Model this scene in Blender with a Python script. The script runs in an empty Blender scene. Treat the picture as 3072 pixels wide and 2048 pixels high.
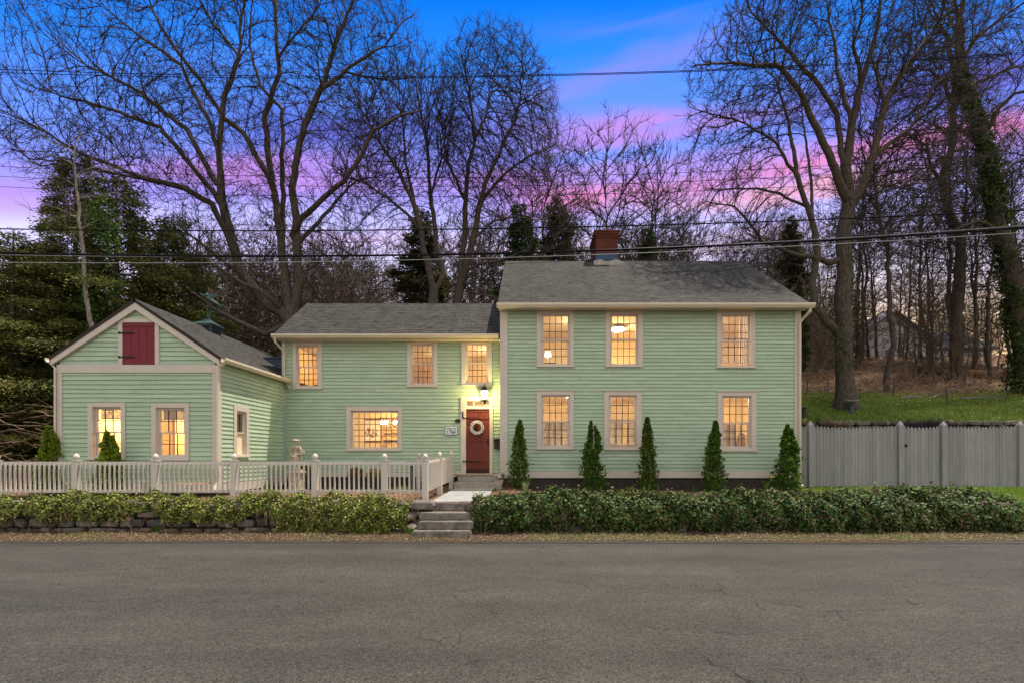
import bpy, bmesh, math, random
import numpy as np
from mathutils import Vector, Matrix
PI = math.pi
LK = 9.5   # how brightly the rooms are lit
random.seed(7)
RNG = np.random.default_rng(11)
SC = bpy.context.scene
COL = SC.collection

# ------------------------------------------------------------------ camera
F = 1500.0; CX = 1585.0; CY = 1373.0; CAMZ = 1.6
cam_d = bpy.data.cameras.new("camera"); cam = bpy.data.objects.new("camera", cam_d); COL.objects.link(cam)
cam.location = (0, 0, CAMZ); cam.rotation_euler = (PI / 2, 0, 0)
cam_d.sensor_width = 36; cam_d.lens = 36 * F / 3072
cam_d.shift_x = -(CX - 1536) / 3072; cam_d.shift_y = (CY - 1024) / 3072
cam_d.clip_start = 0.05; cam_d.clip_end = 2000
SC.camera = cam

def P(px, py, Y):
    """a point at real depth Y metres, read off the survey of the photograph"""
    return ((px - CX) * Y / F, Y, CAMZ + (CY - py) * Y / F)

# ------------------------------------------------------------------ sun and sky
SUN_DIR = Vector((0.29, 0.15, 0.94)).normalized()
sun_d = bpy.data.lights.new("sun", 'SUN'); sun = bpy.data.objects.new("sun", sun_d); COL.objects.link(sun)
sun_d.energy = 5.0; sun_d.angle = math.radians(0.55); sun_d.color = (1.0, 0.90, 0.76)
sun.rotation_euler = SUN_DIR.to_track_quat('Z', 'Y').to_euler()
SC.view_settings.view_transform = 'Standard'; SC.view_settings.look = 'None'
SC.view_settings.exposure = 0.42; SC.view_settings.gamma = 1.0
cy = SC.cycles
cy.max_bounces = 7; cy.diffuse_bounces = 3; cy.glossy_bounces = 2; cy.transmission_bounces = 3
cy.transparent_max_bounces = 8; cy.sample_clamp_indirect = 4.0; cy.caustics_reflective = False; cy.caustics_refractive = False
cy.use_denoising = True
try: cy.denoiser = 'OPENIMAGEDENOISE'
except Exception: pass

world = bpy.data.worlds.new("World"); SC.world = world; world.use_nodes = True
def build_world():
    nt = world.node_tree; N = nt.nodes; L = nt.links
    for n in list(N): N.remove(n)
    out = N.new('ShaderNodeOutputWorld'); bg = N.new('ShaderNodeBackground'); L.new(bg.outputs[0], out.inputs[0])
    tc = N.new('ShaderNodeTexCoord'); sep = N.new('ShaderNodeSeparateXYZ'); L.new(tc.outputs['Generated'], sep.inputs[0])
    def m(op, a, b=None, c=None, clamp=False):
        n = N.new('ShaderNodeMath'); n.operation = op; n.use_clamp = clamp
        for i, v in enumerate((a, b, c)):
            if v is None: continue
            if isinstance(v, (int, float)): n.inputs[i].default_value = v
            else: L.new(v, n.inputs[i])
        return n.outputs[0]
    def ramp(fac, stops, interp='LINEAR'):
        n = N.new('ShaderNodeValToRGB'); n.color_ramp.interpolation = interp; L.new(fac, n.inputs[0])
        el = n.color_ramp.elements
        while len(el) < len(stops): el.new(0.5)
        for e, (p, c) in zip(el, stops): e.position = p; e.color = (*c, 1)
        return n.outputs[0]
    def mix(fac, a, b):
        n = N.new('ShaderNodeMix'); n.data_type = 'RGBA'
        for k, v in ((0, fac), (6, a), (7, b)):
            if isinstance(v, (int, float)): n.inputs[k].default_value = v
            elif isinstance(v, tuple): n.inputs[k].default_value = (*v, 1)
            else: L.new(v, n.inputs[k])
        return n.outputs[2]
    x, y, z = sep.outputs
    r = m('SQRT', m('ADD', m('ADD', m('MULTIPLY', y, y), m('MULTIPLY', m('MULTIPLY', x, x), 0.25)), 0.01))
    w = m('DIVIDE', z, r); u = m('DIVIDE', x, r)
    comb = N.new('ShaderNodeCombineXYZ'); L.new(m('MULTIPLY', u, 0.9), comb.inputs[0]); L.new(m('MULTIPLY', m('SUBTRACT', w, m('MULTIPLY', u, 0.10)), 4.0), comb.inputs[1]); comb.inputs[2].default_value = 3.7
    nz = N.new('ShaderNodeTexNoise'); nz.inputs['Scale'].default_value = 1.3; nz.inputs['Detail'].default_value = 5; nz.inputs['Roughness'].default_value = 0.5; nz.inputs['Distortion'].default_value = 0.5
    L.new(comb.outputs[0], nz.inputs['Vector'])
    comb2 = N.new('ShaderNodeCombineXYZ'); L.new(m('MULTIPLY', u, 1.6), comb2.inputs[0]); L.new(m('MULTIPLY', m('SUBTRACT', w, m('MULTIPLY', u, 0.16)), 9.0), comb2.inputs[1]); comb2.inputs[2].default_value = 9.2
    nz2 = N.new('ShaderNodeTexNoise'); nz2.inputs['Scale'].default_value = 1.0; nz2.inputs['Detail'].default_value = 6; nz2.inputs['Roughness'].default_value = 0.55; nz2.inputs['Distortion'].default_value = 0.8
    L.new(comb2.outputs[0], nz2.inputs['Vector'])
    ww = m('ADD', w, m('MULTIPLY', m('SUBTRACT', nz.outputs[0], 0.5), 0.14))
    ww = m('SUBTRACT', ww, m('MULTIPLY', u, 0.03))
    base = ramp(m('DIVIDE', ww, 1.25, clamp=True), [
        (0.00, (.80, .48, .22)), (0.17, (.85, .60, .33)), (0.235, (.80, .64, .62)), (0.29, (.74, .68, .92)), (0.345, (.52, .50, .92)),
        (0.40, (.29, .31, .88)), (0.47, (.17, .27, .86)), (0.55, (.10, .25, .85)), (0.64, (.02, .21, .82)), (0.74, (.003, .15, .66)), (1.0, (.002, .06, .36))])
    front = base
    # long streaks of evening cloud, each with its own height, tilt, reach and colour
    for (w0, k, sg, ua, ub, st, col_) in (
        (.64, .02, .055, -.55, .02, .62, (.10, .04, .42)), (.63, .05, .05, .50, .95, .75, (.13, .04, .34)),
        (.545, .03, .045, -.75, .05, .80, (.62, .19, .52)), (.47, .02, .030, -1.3, -.75, .70, (.50, .20, .52)), (.53, .02, .022, -1.2, -.5, .45, (.42, .24, .72)),
        (.635, .06, .022, -.05, .50, .6, (.66, .20, .50)), (.70, .32, .030, -.05, .42, .42, (.44, .22, .62)), (.83, .1, .02, .05, .4, .2, (.30, .22, .66)),
        (.505, .085, .026, .0, .95, .95, (.90, .19, .26)), (.475, .06, .018, .25, .8, .8, (.98, .36, .22)), (.42, .01, .018, -.5, .55, .5, (.82, .36, .52)), (.56, .05, .018, .05, .7, .5, (.70, .24, .56))):
        c0 = m('MULTIPLY_ADD', u, k, w0); dw = m('DIVIDE', m('SUBTRACT', m('ADD', w, m('MULTIPLY', m('SUBTRACT', nz2.outputs[0], 0.5), 0.11)), c0), sg)
        g = m('EXPONENT', m('MULTIPLY', m('MULTIPLY', dw, dw), -1.0))
        e1 = N.new('ShaderNodeMapRange'); e1.interpolation_type = 'SMOOTHSTEP'; L.new(u, e1.inputs[0]); e1.inputs[1].default_value = ua - .12; e1.inputs[2].default_value = ua + .15
        e2 = N.new('ShaderNodeMapRange'); e2.interpolation_type = 'SMOOTHSTEP'; L.new(u, e2.inputs[0]); e2.inputs[1].default_value = ub + .12; e2.inputs[2].default_value = ub - .15
        fac = m('MULTIPLY', m('MULTIPLY', g, m('MULTIPLY', e1.outputs[0], e2.outputs[0])), m('MULTIPLY', m('MULTIPLY_ADD', nz.outputs[0], 2.2, -.35, clamp=True), st), clamp=True)
        front = mix(fac, front, col_)
    dim = N.new('ShaderNodeMix'); dim.data_type = 'RGBA'; dim.blend_type = 'MULTIPLY'; dim.inputs[0].default_value = 1; L.new(front, dim.inputs[6]); dim.inputs[7].default_value = (1.08, 1.08, 1.10, 1); front = dim.outputs[2]
    # the sky behind the photographer: unseen, made bright and pale to light the house front
    back = ramp(m('MULTIPLY_ADD', z, 1.0, 0.0, clamp=True), [(0.0, (1.00, .92, .80)), (0.5, (1.02, .97, .92)), (1.0, (.55, .62, .80))])
    bk = N.new('ShaderNodeMapRange'); bk.interpolation_type = 'SMOOTHSTEP'; L.new(y, bk.inputs[0])
    bk.inputs[1].default_value = 0.12; bk.inputs[2].default_value = -0.25; bk.inputs[3].default_value = 0; bk.inputs[4].default_value = 1
    bs = N.new('ShaderNodeMix'); bs.data_type = 'RGBA'; bs.blend_type = 'MULTIPLY'; bs.inputs[0].default_value = 1
    L.new(back, bs.inputs[6]); bs.inputs[7].default_value = (.96, .96, .96, 1)
    L.new(mix(bk.outputs[0], front, bs.outputs[2]), bg.inputs[0]); bg.inputs[1].default_value = 1.0
build_world()

# ------------------------------------------------------------------ materials
MATS = {}
def mat(name, col, rough=0.7, var=0.0, vscale=4.0, bump=0.0, bscale=30.0, metal=0.0, col2=None, attr=None, stretch=None, spec=0.3, transl=0.0, emit=None, estr=0.0, detail=5):
    if name in MATS: return MATS[name]
    mt = bpy.data.materials.new(name); mt.use_nodes = True; MATS[name] = mt
    nt = mt.node_tree; N = nt.nodes; L = nt.links
    b = N['Principled BSDF']; b.inputs['Roughness'].default_value = rough; b.inputs['Metallic'].default_value = metal
    b.inputs['Specular IOR Level'].default_value = spec
    b.inputs['Base Color'].default_value = (*col, 1)
    tc = N.new('ShaderNodeTexCoord'); vec = tc.outputs['Object']
    if stretch:
        mp = N.new('ShaderNodeMapping'); mp.inputs['Scale'].default_value = stretch; L.new(vec, mp.inputs[0]); vec = mp.outputs[0]
    cur = None
    if col2 is not None or var > 0:
        nz = N.new('ShaderNodeTexNoise'); nz.inputs['Scale'].default_value = vscale; nz.inputs['Detail'].default_value = detail; nz.inputs['Roughness'].default_value = 0.6
        L.new(vec, nz.inputs['Vector'])
        c2 = col2 if col2 is not None else tuple(c * (1 - var) for c in col)
        c1 = col if col2 is not None else tuple(min(1, c * (1 + var)) for c in col)
        r = N.new('ShaderNodeValToRGB'); r.color_ramp.elements[0].position = 0.35; r.color_ramp.elements[1].position = 0.65
        r.color_ramp.elements[0].color = (*c2, 1); r.color_ramp.elements[1].color = (*c1, 1)
        L.new(nz.outputs[0], r.inputs[0]); cur = r.outputs[0]
    if attr:
        a = N.new('ShaderNodeVertexColor'); a.layer_name = attr
        if cur is None: cur = a.outputs[0]
        else:
            mx = N.new('ShaderNodeMix'); mx.data_type = 'RGBA'; mx.blend_type = 'MULTIPLY'; mx.inputs[0].default_value = 1
            L.new(cur, mx.inputs[6]); L.new(a.outputs[0], mx.inputs[7]); cur = mx.outputs[2]
    if cur is not None: L.new(cur, b.inputs['Base Color'])
    if bump > 0:
        n2 = N.new('ShaderNodeTexNoise'); n2.inputs['Scale'].default_value = bscale; n2.inputs['Detail'].default_value = 6; L.new(vec, n2.inputs['Vector'])
        bp = N.new('ShaderNodeBump'); bp.inputs['Strength'].default_value = bump; bp.inputs['Distance'].default_value = 0.02
        L.new(n2.outputs[0], bp.inputs['Height']); L.new(bp.outputs[0], b.inputs['Normal'])
    if emit:
        b.inputs['Emission Color'].default_value = (*emit, 1); b.inputs['Emission Strength'].default_value = estr
    if transl > 0:
        tr = N.new('ShaderNodeBsdfTranslucent'); ms = N.new('ShaderNodeMixShader'); ms.inputs[0].default_value = transl
        if cur is not None: L.new(cur, tr.inputs[0])
        else: tr.inputs[0].default_value = (*col, 1)
        L.new(b.outputs[0], ms.inputs[1]); L.new(tr.outputs[0], ms.inputs[2]); L.new(ms.outputs[0], N['Material Output'].inputs[0])
    return mt

SIDING = mat('mint_siding', (.378, .508, .372), 0.62, var=0.08, vscale=3, attr='col', stretch=(.6, .6, 3), bump=0.08, bscale=60)
LIP_SHADE = mat('siding_shadow_line', (.23, .18, .06), 0.8, var=0.25, vscale=5, stretch=(1, 1, 1))  # shadow line under each board, painted as an ochre lip colour
TRIM = mat('cream_trim', (.56, .50, .435), 0.55, var=0.04, vscale=5, bump=0.05, bscale=50)
FENCEW = mat('fence_vinyl', (.52, .48, .43), 0.5, var=0.03, vscale=4)
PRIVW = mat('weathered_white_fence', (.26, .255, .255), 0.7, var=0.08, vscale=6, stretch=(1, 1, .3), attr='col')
GUTTER = mat('cream_gutter', (.60, .54, .42), 0.45, var=0.03, vscale=3)
SASH = mat('sash_paint', (.56, .51, .46), 0.5, var=0.03)
MUNTIN = mat('dark_muntin', (.05, .03, .02), 0.6)
MAROON = mat('maroon_paint', (.17, .017, .028), 0.6, var=0.08, vscale=8, bump=0.1, bscale=40)
DOORRED = mat('red_door_paint', (.145, .026, .019), 0.55, var=0.1, vscale=6, stretch=(4, 4, .6), bump=0.1, bscale=40)
IRON = mat('black_iron', (.012, .011, .010), 0.5, metal=0.4)
DARKRAKE = mat('dark_roof_edge', (.03, .022, .018), 0.8, var=0.2)
FOUND = mat('dark_foundation', (.045, .036, .030), 0.9, var=0.25, vscale=5, bump=0.4, bscale=25)
CONC = mat('concrete', (.35, .33, .30), 0.85, var=0.12, vscale=8, bump=0.3, bscale=60)
STONE = mat('granite', (.23, .20, .165), 0.85, col2=(.10, .09, .08), vscale=7, bump=0.6, bscale=45)
BLUEST = mat('bluestone', (.30, .315, .32), 0.8, col2=(.22, .225, .23), vscale=3, bump=0.2, bscale=40)
GRANITEL = mat('pale_granite', (.46, .41, .33), 0.85, col2=(.30, .26, .20), vscale=9, bump=0.6, bscale=40)
FIELD = mat('fieldstone', (.17, .15, .13), 0.9, col2=(.08, .07, .065), vscale=4, bump=0.8, bscale=20, attr='col')
BARK = mat('bark', (.115, .09, .066), 0.95, col2=(.030, .024, .019), vscale=9, bump=1.0, bscale=14, stretch=(3, 3, .5))
BARKF = mat('bark_far', (.095, .074, .057), 0.95, col2=(.04, .031, .025), vscale=5)
BARKL = mat('pale_bark', (.26, .23, .20), 0.9, col2=(.12, .10, .085), vscale=10, stretch=(3, 3, 1))
TWIG = mat('twig', (.042, .033, .027), 0.9)
LEAF = mat('foliage', (1, 1, 1), 0.6, attr='col', transl=0.4, spec=0.25)
GLOSSLEAF = mat('ivy_leaf', (1, 1, 1), 0.5, attr='col', transl=0.15, spec=0.18)
WOODTAN = mat('log_wood', (.16, .085, .035), 0.9, col2=(.07, .04, .02), vscale=6, bump=0.7, bscale=10)
COPPER = mat('verdigris', (.04, .085, .075), 0.6, col2=(.03, .06, .055), vscale=14)
CUPGREY = mat('blue_grey_paint', (.06, .075, .10), 0.6, var=0.1)
SLATE = mat('blue_slate_shingle', (.06, .08, .13), 0.8, var=0.25, vscale=7)
PLANTER = mat('dark_tub', (.022, .026, .035), 0.6, var=0.2)
STATUE = mat('statue_stone', (.52, .46, .37), 0.85, col2=(.28, .24, .19), vscale=9, bump=0.4, bscale=50)
WHITE = mat('white_paint', (.78, .78, .78), 0.5)
SIGNW = mat('sign_white', (.70, .76, .80), 0.4)
BLACK = mat('black_paint', (.01, .01, .012), 0.5)
WIRE = mat('cable', (.012, .012, .014), 0.9, spec=0.0)
WIREL = mat('silver_cable', (.25, .25, .27), 0.6)
ROOMW = mat('room_plaster', (.80, .66, .44), 0.9, var=0.03, vscale=2)
ROOMC = mat('room_ceiling', (.80, .74, .62), 0.9)
WOODF = mat('room_floor', (.28, .15, .07), 0.6, var=0.2, stretch=(1, 6, 1))
WOODB = mat('dark_furniture', (.10, .055, .03), 0.6, var=0.2)
SHUT = mat('shutter_paint', (.66, .56, .46), 0.6)
BLIND = mat('blind_fabric', (.48, .46, .52), 0.8, transl=0.3)
LAMPM = mat('lit_lamp', (1, .9, .7), 0.5, emit=(1.0, .70, .34), estr=60*LK)
LANTG = mat('lit_lantern_glass', (1, .9, .6), 0.5, emit=(1.0, .80, .42), estr=5)

def mat_glass():
    mt = bpy.data.materials.new('window_glass'); mt.use_nodes = True; nt = mt.node_tree; N = nt.nodes; L = nt.links
    N.remove(N['Principled BSDF']); t = N.new('ShaderNodeBsdfTransparent'); t.inputs[0].default_value = (.93, .93, .93, 1)
    g = N.new('ShaderNodeBsdfGlossy'); g.inputs['Roughness'].default_value = 0.02; fr = N.new('ShaderNodeFresnel'); fr.inputs[0].default_value = 1.8
    ms = N.new('ShaderNodeMixShader'); L.new(fr.outputs[0], ms.inputs[0]); L.new(t.outputs[0], ms.inputs[1]); L.new(g.outputs[0], ms.inputs[2])
    L.new(ms.outputs[0], N['Material Output'].inputs[0]); return mt
GLASS = mat_glass()

def mat_brick(name, c1, c2, mortar, scale, bw, rh, ms, uv=True, rough=0.85, bias=0.0, bump=0.4, big=0.0):
    mt = bpy.data.materials.new(name); mt.use_nodes = True; nt = mt.node_tree; N = nt.nodes; L = nt.links
    b = N['Principled BSDF']; b.inputs['Roughness'].default_value = rough; b.inputs['Specular IOR Level'].default_value = 0.2
    tc = N.new('ShaderNodeTexCoord'); br = N.new('ShaderNodeTexBrick')
    L.new(tc.outputs['UV'], br.inputs['Vector'])
    br.inputs['Color1'].default_value = (*c1, 1); br.inputs['Color2'].default_value = (*c2, 1); br.inputs['Mortar'].default_value = (*mortar, 1)
    br.inputs['Scale'].default_value = scale; br.inputs['Brick Width'].default_value = bw; br.inputs['Row Height'].default_value = rh
    br.inputs['Mortar Size'].default_value = ms; br.inputs['Mortar Smooth'].default_value = 0.2; br.inputs['Bias'].default_value = bias
    br.offset_frequency = 2; br.offset = 0.43
    nz = N.new('ShaderNodeTexNoise'); nz.inputs['Scale'].default_value = 1.1; nz.inputs['Detail'].default_value = 6; L.new(tc.outputs['UV'], nz.inputs['Vector'])
    mr = N.new('ShaderNodeMapRange'); mr.inputs[1].default_value = 0.3; mr.inputs[2].default_value = 0.7; mr.inputs[3].default_value = 1 - big; mr.inputs[4].default_value = 1 + big; L.new(nz.outputs[0], mr.inputs[0])
    mx = N.new('ShaderNodeMix'); mx.data_type = 'RGBA'; mx.blend_type = 'MULTIPLY'; mx.inputs[0].default_value = 1
    cmb = N.new('ShaderNodeCombineColor'); [L.new(mr.outputs[0], cmb.inputs[i]) for i in range(3)]
    L.new(br.outputs[0], mx.inputs[6]); L.new(cmb.outputs[0], mx.inputs[7])
    n3 = N.new('ShaderNodeTexNoise'); n3.inputs['Scale'].default_value = 60; n3.inputs['Detail'].default_value = 3; L.new(tc.outputs['UV'], n3.inputs['Vector'])
    L.new(mx.outputs[2], b.inputs['Base Color'])
    bp = N.new('ShaderNodeBump'); bp.inputs['Strength'].default_value = bump; bp.inputs['Distance'].default_value = 0.02
    ad = N.new('ShaderNodeMath'); ad.operation = 'MULTIPLY_ADD'; L.new(br.outputs['Fac'], ad.inputs[0]); ad.inputs[1].default_value = -1.0; L.new(n3.outputs[0], ad.inputs[2])
    L.new(ad.outputs[0], bp.inputs['Height']); L.new(bp.outputs[0], b.inputs['Normal'])
    return mt
def mat_shingle():
    mt = bpy.data.materials.new('asphalt_shingles'); mt.use_nodes = True; nt = mt.node_tree; N = nt.nodes; L = nt.links
    b = N['Principled BSDF']; b.inputs['Roughness'].default_value = 0.9; b.inputs['Specular IOR Level'].default_value = 0.15
    tc = N.new('ShaderNodeTexCoord'); uv = tc.outputs['UV']
    def brick(bw, rh, ms, c1, c2, mo, off):
        br = N.new('ShaderNodeTexBrick'); mp = N.new('ShaderNodeMapping'); mp.inputs['Location'].default_value = off; L.new(uv, mp.inputs[0]); L.new(mp.outputs[0], br.inputs['Vector'])
        br.inputs['Color1'].default_value = (*c1, 1); br.inputs['Color2'].default_value = (*c2, 1); br.inputs['Mortar'].default_value = (*mo, 1)
        br.inputs['Scale'].default_value = 1; br.inputs['Brick Width'].default_value = bw; br.inputs['Row Height'].default_value = rh; br.inputs['Mortar Size'].default_value = ms
        br.inputs['Mortar Smooth'].default_value = 0.1; br.offset = 0.37; br.offset_frequency = 2; br.squash = 1.3; br.squash_frequency = 3
        return br
    # rows of tabs with dark laminated slots of uneven length
    A = brick(0.33, 0.145, 0.009, (.070, .068, .063), (.052, .051, .048), (.024, .023, .022), (0, 0, 0))
    n = N.new('ShaderNodeTexNoise'); mp = N.new('ShaderNodeMapping'); mp.inputs['Scale'].default_value = (3.2, 6.9, 1); L.new(uv, mp.inputs[0]); L.new(mp.outputs[0], n.inputs['Vector']); n.inputs['Scale'].default_value = 1.0; n.inputs['Detail'].default_value = 2
    B = brick(1.9, 0.145, 0.036, (1, 1, 1), (.86, .86, .86), (.28, .27, .26), (.21, .0, 0))
    thr = N.new('ShaderNodeMath'); thr.operation = 'MULTIPLY_ADD'; L.new(n.outputs[0], thr.inputs[0]); thr.inputs[1].default_value = 6; thr.inputs[2].default_value = -2.6; thr.use_clamp = True
    m1 = N.new('ShaderNodeMix'); m1.data_type = 'RGBA'; m1.blend_type = 'MULTIPLY'; L.new(thr.outputs[0], m1.inputs[0]); L.new(A.outputs[0], m1.inputs[6]); L.new(B.outputs[0], m1.inputs[7])
    g = N.new('ShaderNodeTexNoise'); g.inputs['Scale'].default_value = 0.9; g.inputs['Detail'].default_value = 7; g.inputs['Roughness'].default_value = 0.6; L.new(uv, g.inputs['Vector'])
    r = N.new('ShaderNodeValToRGB'); r.color_ramp.elements[0].position = 0.32; r.color_ramp.elements[1].position = 0.6; r.color_ramp.elements[0].color = (.80, .79, .78, 1); r.color_ramp.elements[1].color = (1.06, 1.05, 1.0, 1); L.new(g.outputs[0], r.inputs[0])
    m2 = N.new('ShaderNodeMix'); m2.data_type = 'RGBA'; m2.blend_type = 'MULTIPLY'; m2.inputs[0].default_value = 1; L.new(m1.outputs[2], m2.inputs[6]); L.new(r.outputs[0], m2.inputs[7])
    L.new(m2.outputs[2], b.inputs['Base Color'])
    bp = N.new('ShaderNodeBump'); bp.inputs['Strength'].default_value = 0.6; bp.inputs['Distance'].default_value = 0.02; bp.invert = True
    L.new(A.outputs['Fac'], bp.inputs['Height']); L.new(bp.outputs[0], b.inputs['Normal'])
    return mt
ROOF = mat_shingle()
BRICK = mat_brick('red_brick', (.12, .024, .014), (.075, .018, .011), (.11, .06, .045), 1.0, 0.21, 0.07, 0.006, big=0.25)

def mat_asphalt():
    mt = bpy.data.materials.new('asphalt'); mt.use_nodes = True; nt = mt.node_tree; N = nt.nodes; L = nt.links
    b = N['Principled BSDF']; b.inputs['Roughness'].default_value = 0.85; b.inputs['Specular IOR Level'].default_value = 0.25
    tc = N.new('ShaderNodeTexCoord'); V = tc.outputs['Object']
    def nz(s, d=4, r=0.6, sc=None):
        n = N.new('ShaderNodeTexNoise'); n.inputs['Scale'].default_value = s; n.inputs['Detail'].default_value = d; n.inputs['Roughness'].default_value = r
        if sc:
            mp = N.new('ShaderNodeMapping'); mp.inputs['Scale'].default_value = sc; L.new(V, mp.inputs[0]); L.new(mp.outputs[0], n.inputs['Vector'])
        else: L.new(V, n.inputs['Vector'])
        return n.outputs[0]
    def rp(f, p0, c0, p1, c1):
        r = N.new('ShaderNodeValToRGB'); e = r.color_ramp.elements; e[0].position = p0; e[0].color = (*c0, 1); e[1].position = p1; e[1].color = (*c1, 1); L.new(f, r.inputs[0]); return r.outputs[0]
    def mul(a, c, f=1.0):
        m = N.new('ShaderNodeMix'); m.data_type = 'RGBA'; m.blend_type = 'MULTIPLY'
        if isinstance(f, float): m.inputs[0].default_value = f
        else: L.new(f, m.inputs[0])
        L.new(a, m.inputs[6]); L.new(c, m.inputs[7]); return m.outputs[2]
    vo = N.new('ShaderNodeTexVoronoi'); vo.inputs['Scale'].default_value = 105; L.new(V, vo.inputs['Vector'])
    agg = N.new('ShaderNodeSeparateColor'); L.new(vo.outputs['Color'], agg.inputs[0])
    c = rp(agg.outputs[0], 0.1, (.026, .0245, .021), 0.95, (.094, .089, .072))
    c = mul(c, rp(nz(38, 5, 0.7), 0.3, (.72, .72, .72), 0.7, (1.25, 1.25, 1.25)))
    c = mul(c, rp(nz(0.45, 6, 0.6, (1, 1.8, 1)), 0.3, (.78, .78, .79), 0.7, (1.16, 1.15, 1.13)))
    c = mul(c, rp(nz(1.0, 3, 0.5, (.05, .55, 1)), 0.35, (.78, .78, .79), 0.65, (1.14, 1.14, 1.12)))
    c = mul(c, rp(nz(2.6, 4, 0.6, (.5, 1.4, 1)), 0.25, (.84, .83, .82), 0.6, (1.05, 1.05, 1.05)))
    # cracks
    dist = N.new('ShaderNodeTexNoise'); dist.inputs['Scale'].default_value = 2.5; dist.inputs['Detail'].default_value = 6; L.new(V, dist.inputs['Vector'])
    vm = N.new('ShaderNodeVectorMath'); vm.operation = 'MULTIPLY_ADD'; L.new(dist.outputs['Color'], vm.inputs[0]); vm.inputs[1].default_value = (.55, .55, 0); L.new(V, vm.inputs[2])
    ck = N.new('ShaderNodeTexVoronoi'); ck.feature = 'DISTANCE_TO_EDGE'; ck.inputs['Scale'].default_value = 0.75; L.new(vm.outputs[0], ck.inputs['Vector'])
    cm = rp(ck.outputs['Distance'], 0.0, (1, 1, 1), 0.009, (0, 0, 0)); msk = rp(nz(0.9, 3), 0.49, (0, 0, 0), 0.59, (1, 1, 1))
    fac = N.new('ShaderNodeMath'); fac.operation = 'MULTIPLY'; L.new(cm, fac.inputs[0]); L.new(msk, fac.inputs[1])
    dk = N.new('ShaderNodeRGB'); dk.outputs[0].default_value = (.32, .31, .29, 1)
    c = mul(c, dk.outputs[0], fac.outputs[0])
    spots = rp(nz(3.3, 2), 0.70, (1, 1, 1), 0.78, (.6, .58, .55)); c = mul(c, spots)
    L.new(c, b.inputs['Base Color'])
    bp = N.new('ShaderNodeBump'); bp.inputs['Strength'].default_value = 0.9; bp.inputs['Distance'].default_value = 0.006; L.new(vo.outputs['Distance'], bp.inputs['Height']); bp.invert = True
    L.new(bp.outputs[0], b.inputs['Normal'])
    return mt
ASPHALT = mat_asphalt()

def mat_ground():
    """leaf litter, bark mulch, dirt and thin grass; the three masks are the ground's own zones"""
    mt = bpy.data.materials.new('ground_cover'); mt.use_nodes = True; nt = mt.node_tree; N = nt.nodes; L = nt.links
    b = N['Principled BSDF']; b.inputs['Roughness'].default_value = 0.95; b.inputs['Specular IOR Level'].default_value = 0.1
    tc = N.new('ShaderNodeTexCoord'); V = tc.outputs['Object']
    at = N.new('ShaderNodeVertexColor'); at.layer_name = 'col'; sp = N.new('ShaderNodeSeparateColor'); L.new(at.outputs[0], sp.inputs[0])
    def nz(s, d=5):
        n = N.new('ShaderNodeTexNoise'); n.inputs['Scale'].default_value = s; n.inputs['Detail'].default_value = d; n.inputs['Roughness'].default_value = 0.7; L.new(V, n.inputs['Vector']); return n.outputs[0]
    def rp(f, st):
        r = N.new('ShaderNodeValToRGB'); e = r.color_ramp.elements
        while len(e) < len(st): e.new(0.5)
        for k, (p, c) in zip(e, st): k.position = p; k.color = (*c, 1)
        L.new(f, r.inputs[0]); return r.outputs[0]
    def mx(f, a, c):
        m = N.new('ShaderNodeMix'); m.data_type = 'RGBA'; L.new(f, m.inputs[0]); L.new(a, m.inputs[6]); L.new(c, m.inputs[7]); return m.outputs[2]
    def th(a, n):
        m = N.new('ShaderNodeMath'); m.operation = 'MULTIPLY_ADD'; L.new(n, m.inputs[0]); m.inputs[1].default_value = 0.9
        m2 = N.new('ShaderNodeMath'); m2.operation = 'MULTIPLY_ADD'; L.new(a, m2.inputs[0]); m2.inputs[1].default_value = 2.0; m2.inputs[2].default_value = -0.95; L.new(m2.outputs[0], m.inputs[2]); m.use_clamp = True
        return m.outputs[0]
    litter = rp(nz(22), [(.3, (.035, .022, .014)), (.5, (.15, .085, .05)), (.62, (.26, .165, .11)), (.75, (.36, .27, .20))])
    dirt = rp(nz(14), [(.3, (.035, .024, .015)), (.55, (.085, .062, .038)), (.8, (.15, .115, .07))])
    grass = rp(nz(9), [(.3, (.025, .07, .01)), (.55, (.07, .16, .015)), (.75, (.14, .24, .035))])
    c = mx(th(sp.outputs[1], nz(1.3)), litter, dirt)
    c = mx(th(sp.outputs[0], nz(1.1)), c, grass)
    L.new(c, b.inputs['Base Color'])
    bp = N.new('ShaderNodeBump'); bp.inputs['Strength'].default_value = 1.0; bp.inputs['Distance'].default_value = 0.03; L.new(nz(26, 3), bp.inputs['Height']); L.new(bp.outputs[0], b.inputs['Normal'])
    return mt
GROUND = mat_ground()

# ------------------------------------------------------------------ mesh helpers
def link(name, me, mats, parent=None, loc=None, rotz=0.0):
    o = bpy.data.objects.new(name, me); COL.objects.link(o)
    for m_ in (mats if isinstance(mats, (list, tuple)) else [mats]): me.materials.append(m_)
    if loc is not None: o.location = loc
    if rotz: o.rotation_euler = (0, 0, rotz)
    if parent: o.parent = parent
    return o
def tag(o, label=None, cat=None, group=None, kind=None):
    if label: o['label'] = label
    if cat: o['category'] = cat
    if group: o['group'] = group
    if kind: o['kind'] = kind
    return o
def empty(name, label, cat, loc=(0, 0, 0), rotz=0.0, group=None):
    o = bpy.data.objects.new(name, None); COL.objects.link(o); o.empty_display_size = 0.1
    o.location = loc; o.rotation_euler = (0, 0, rotz)
    return tag(o, label, cat, group)

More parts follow.
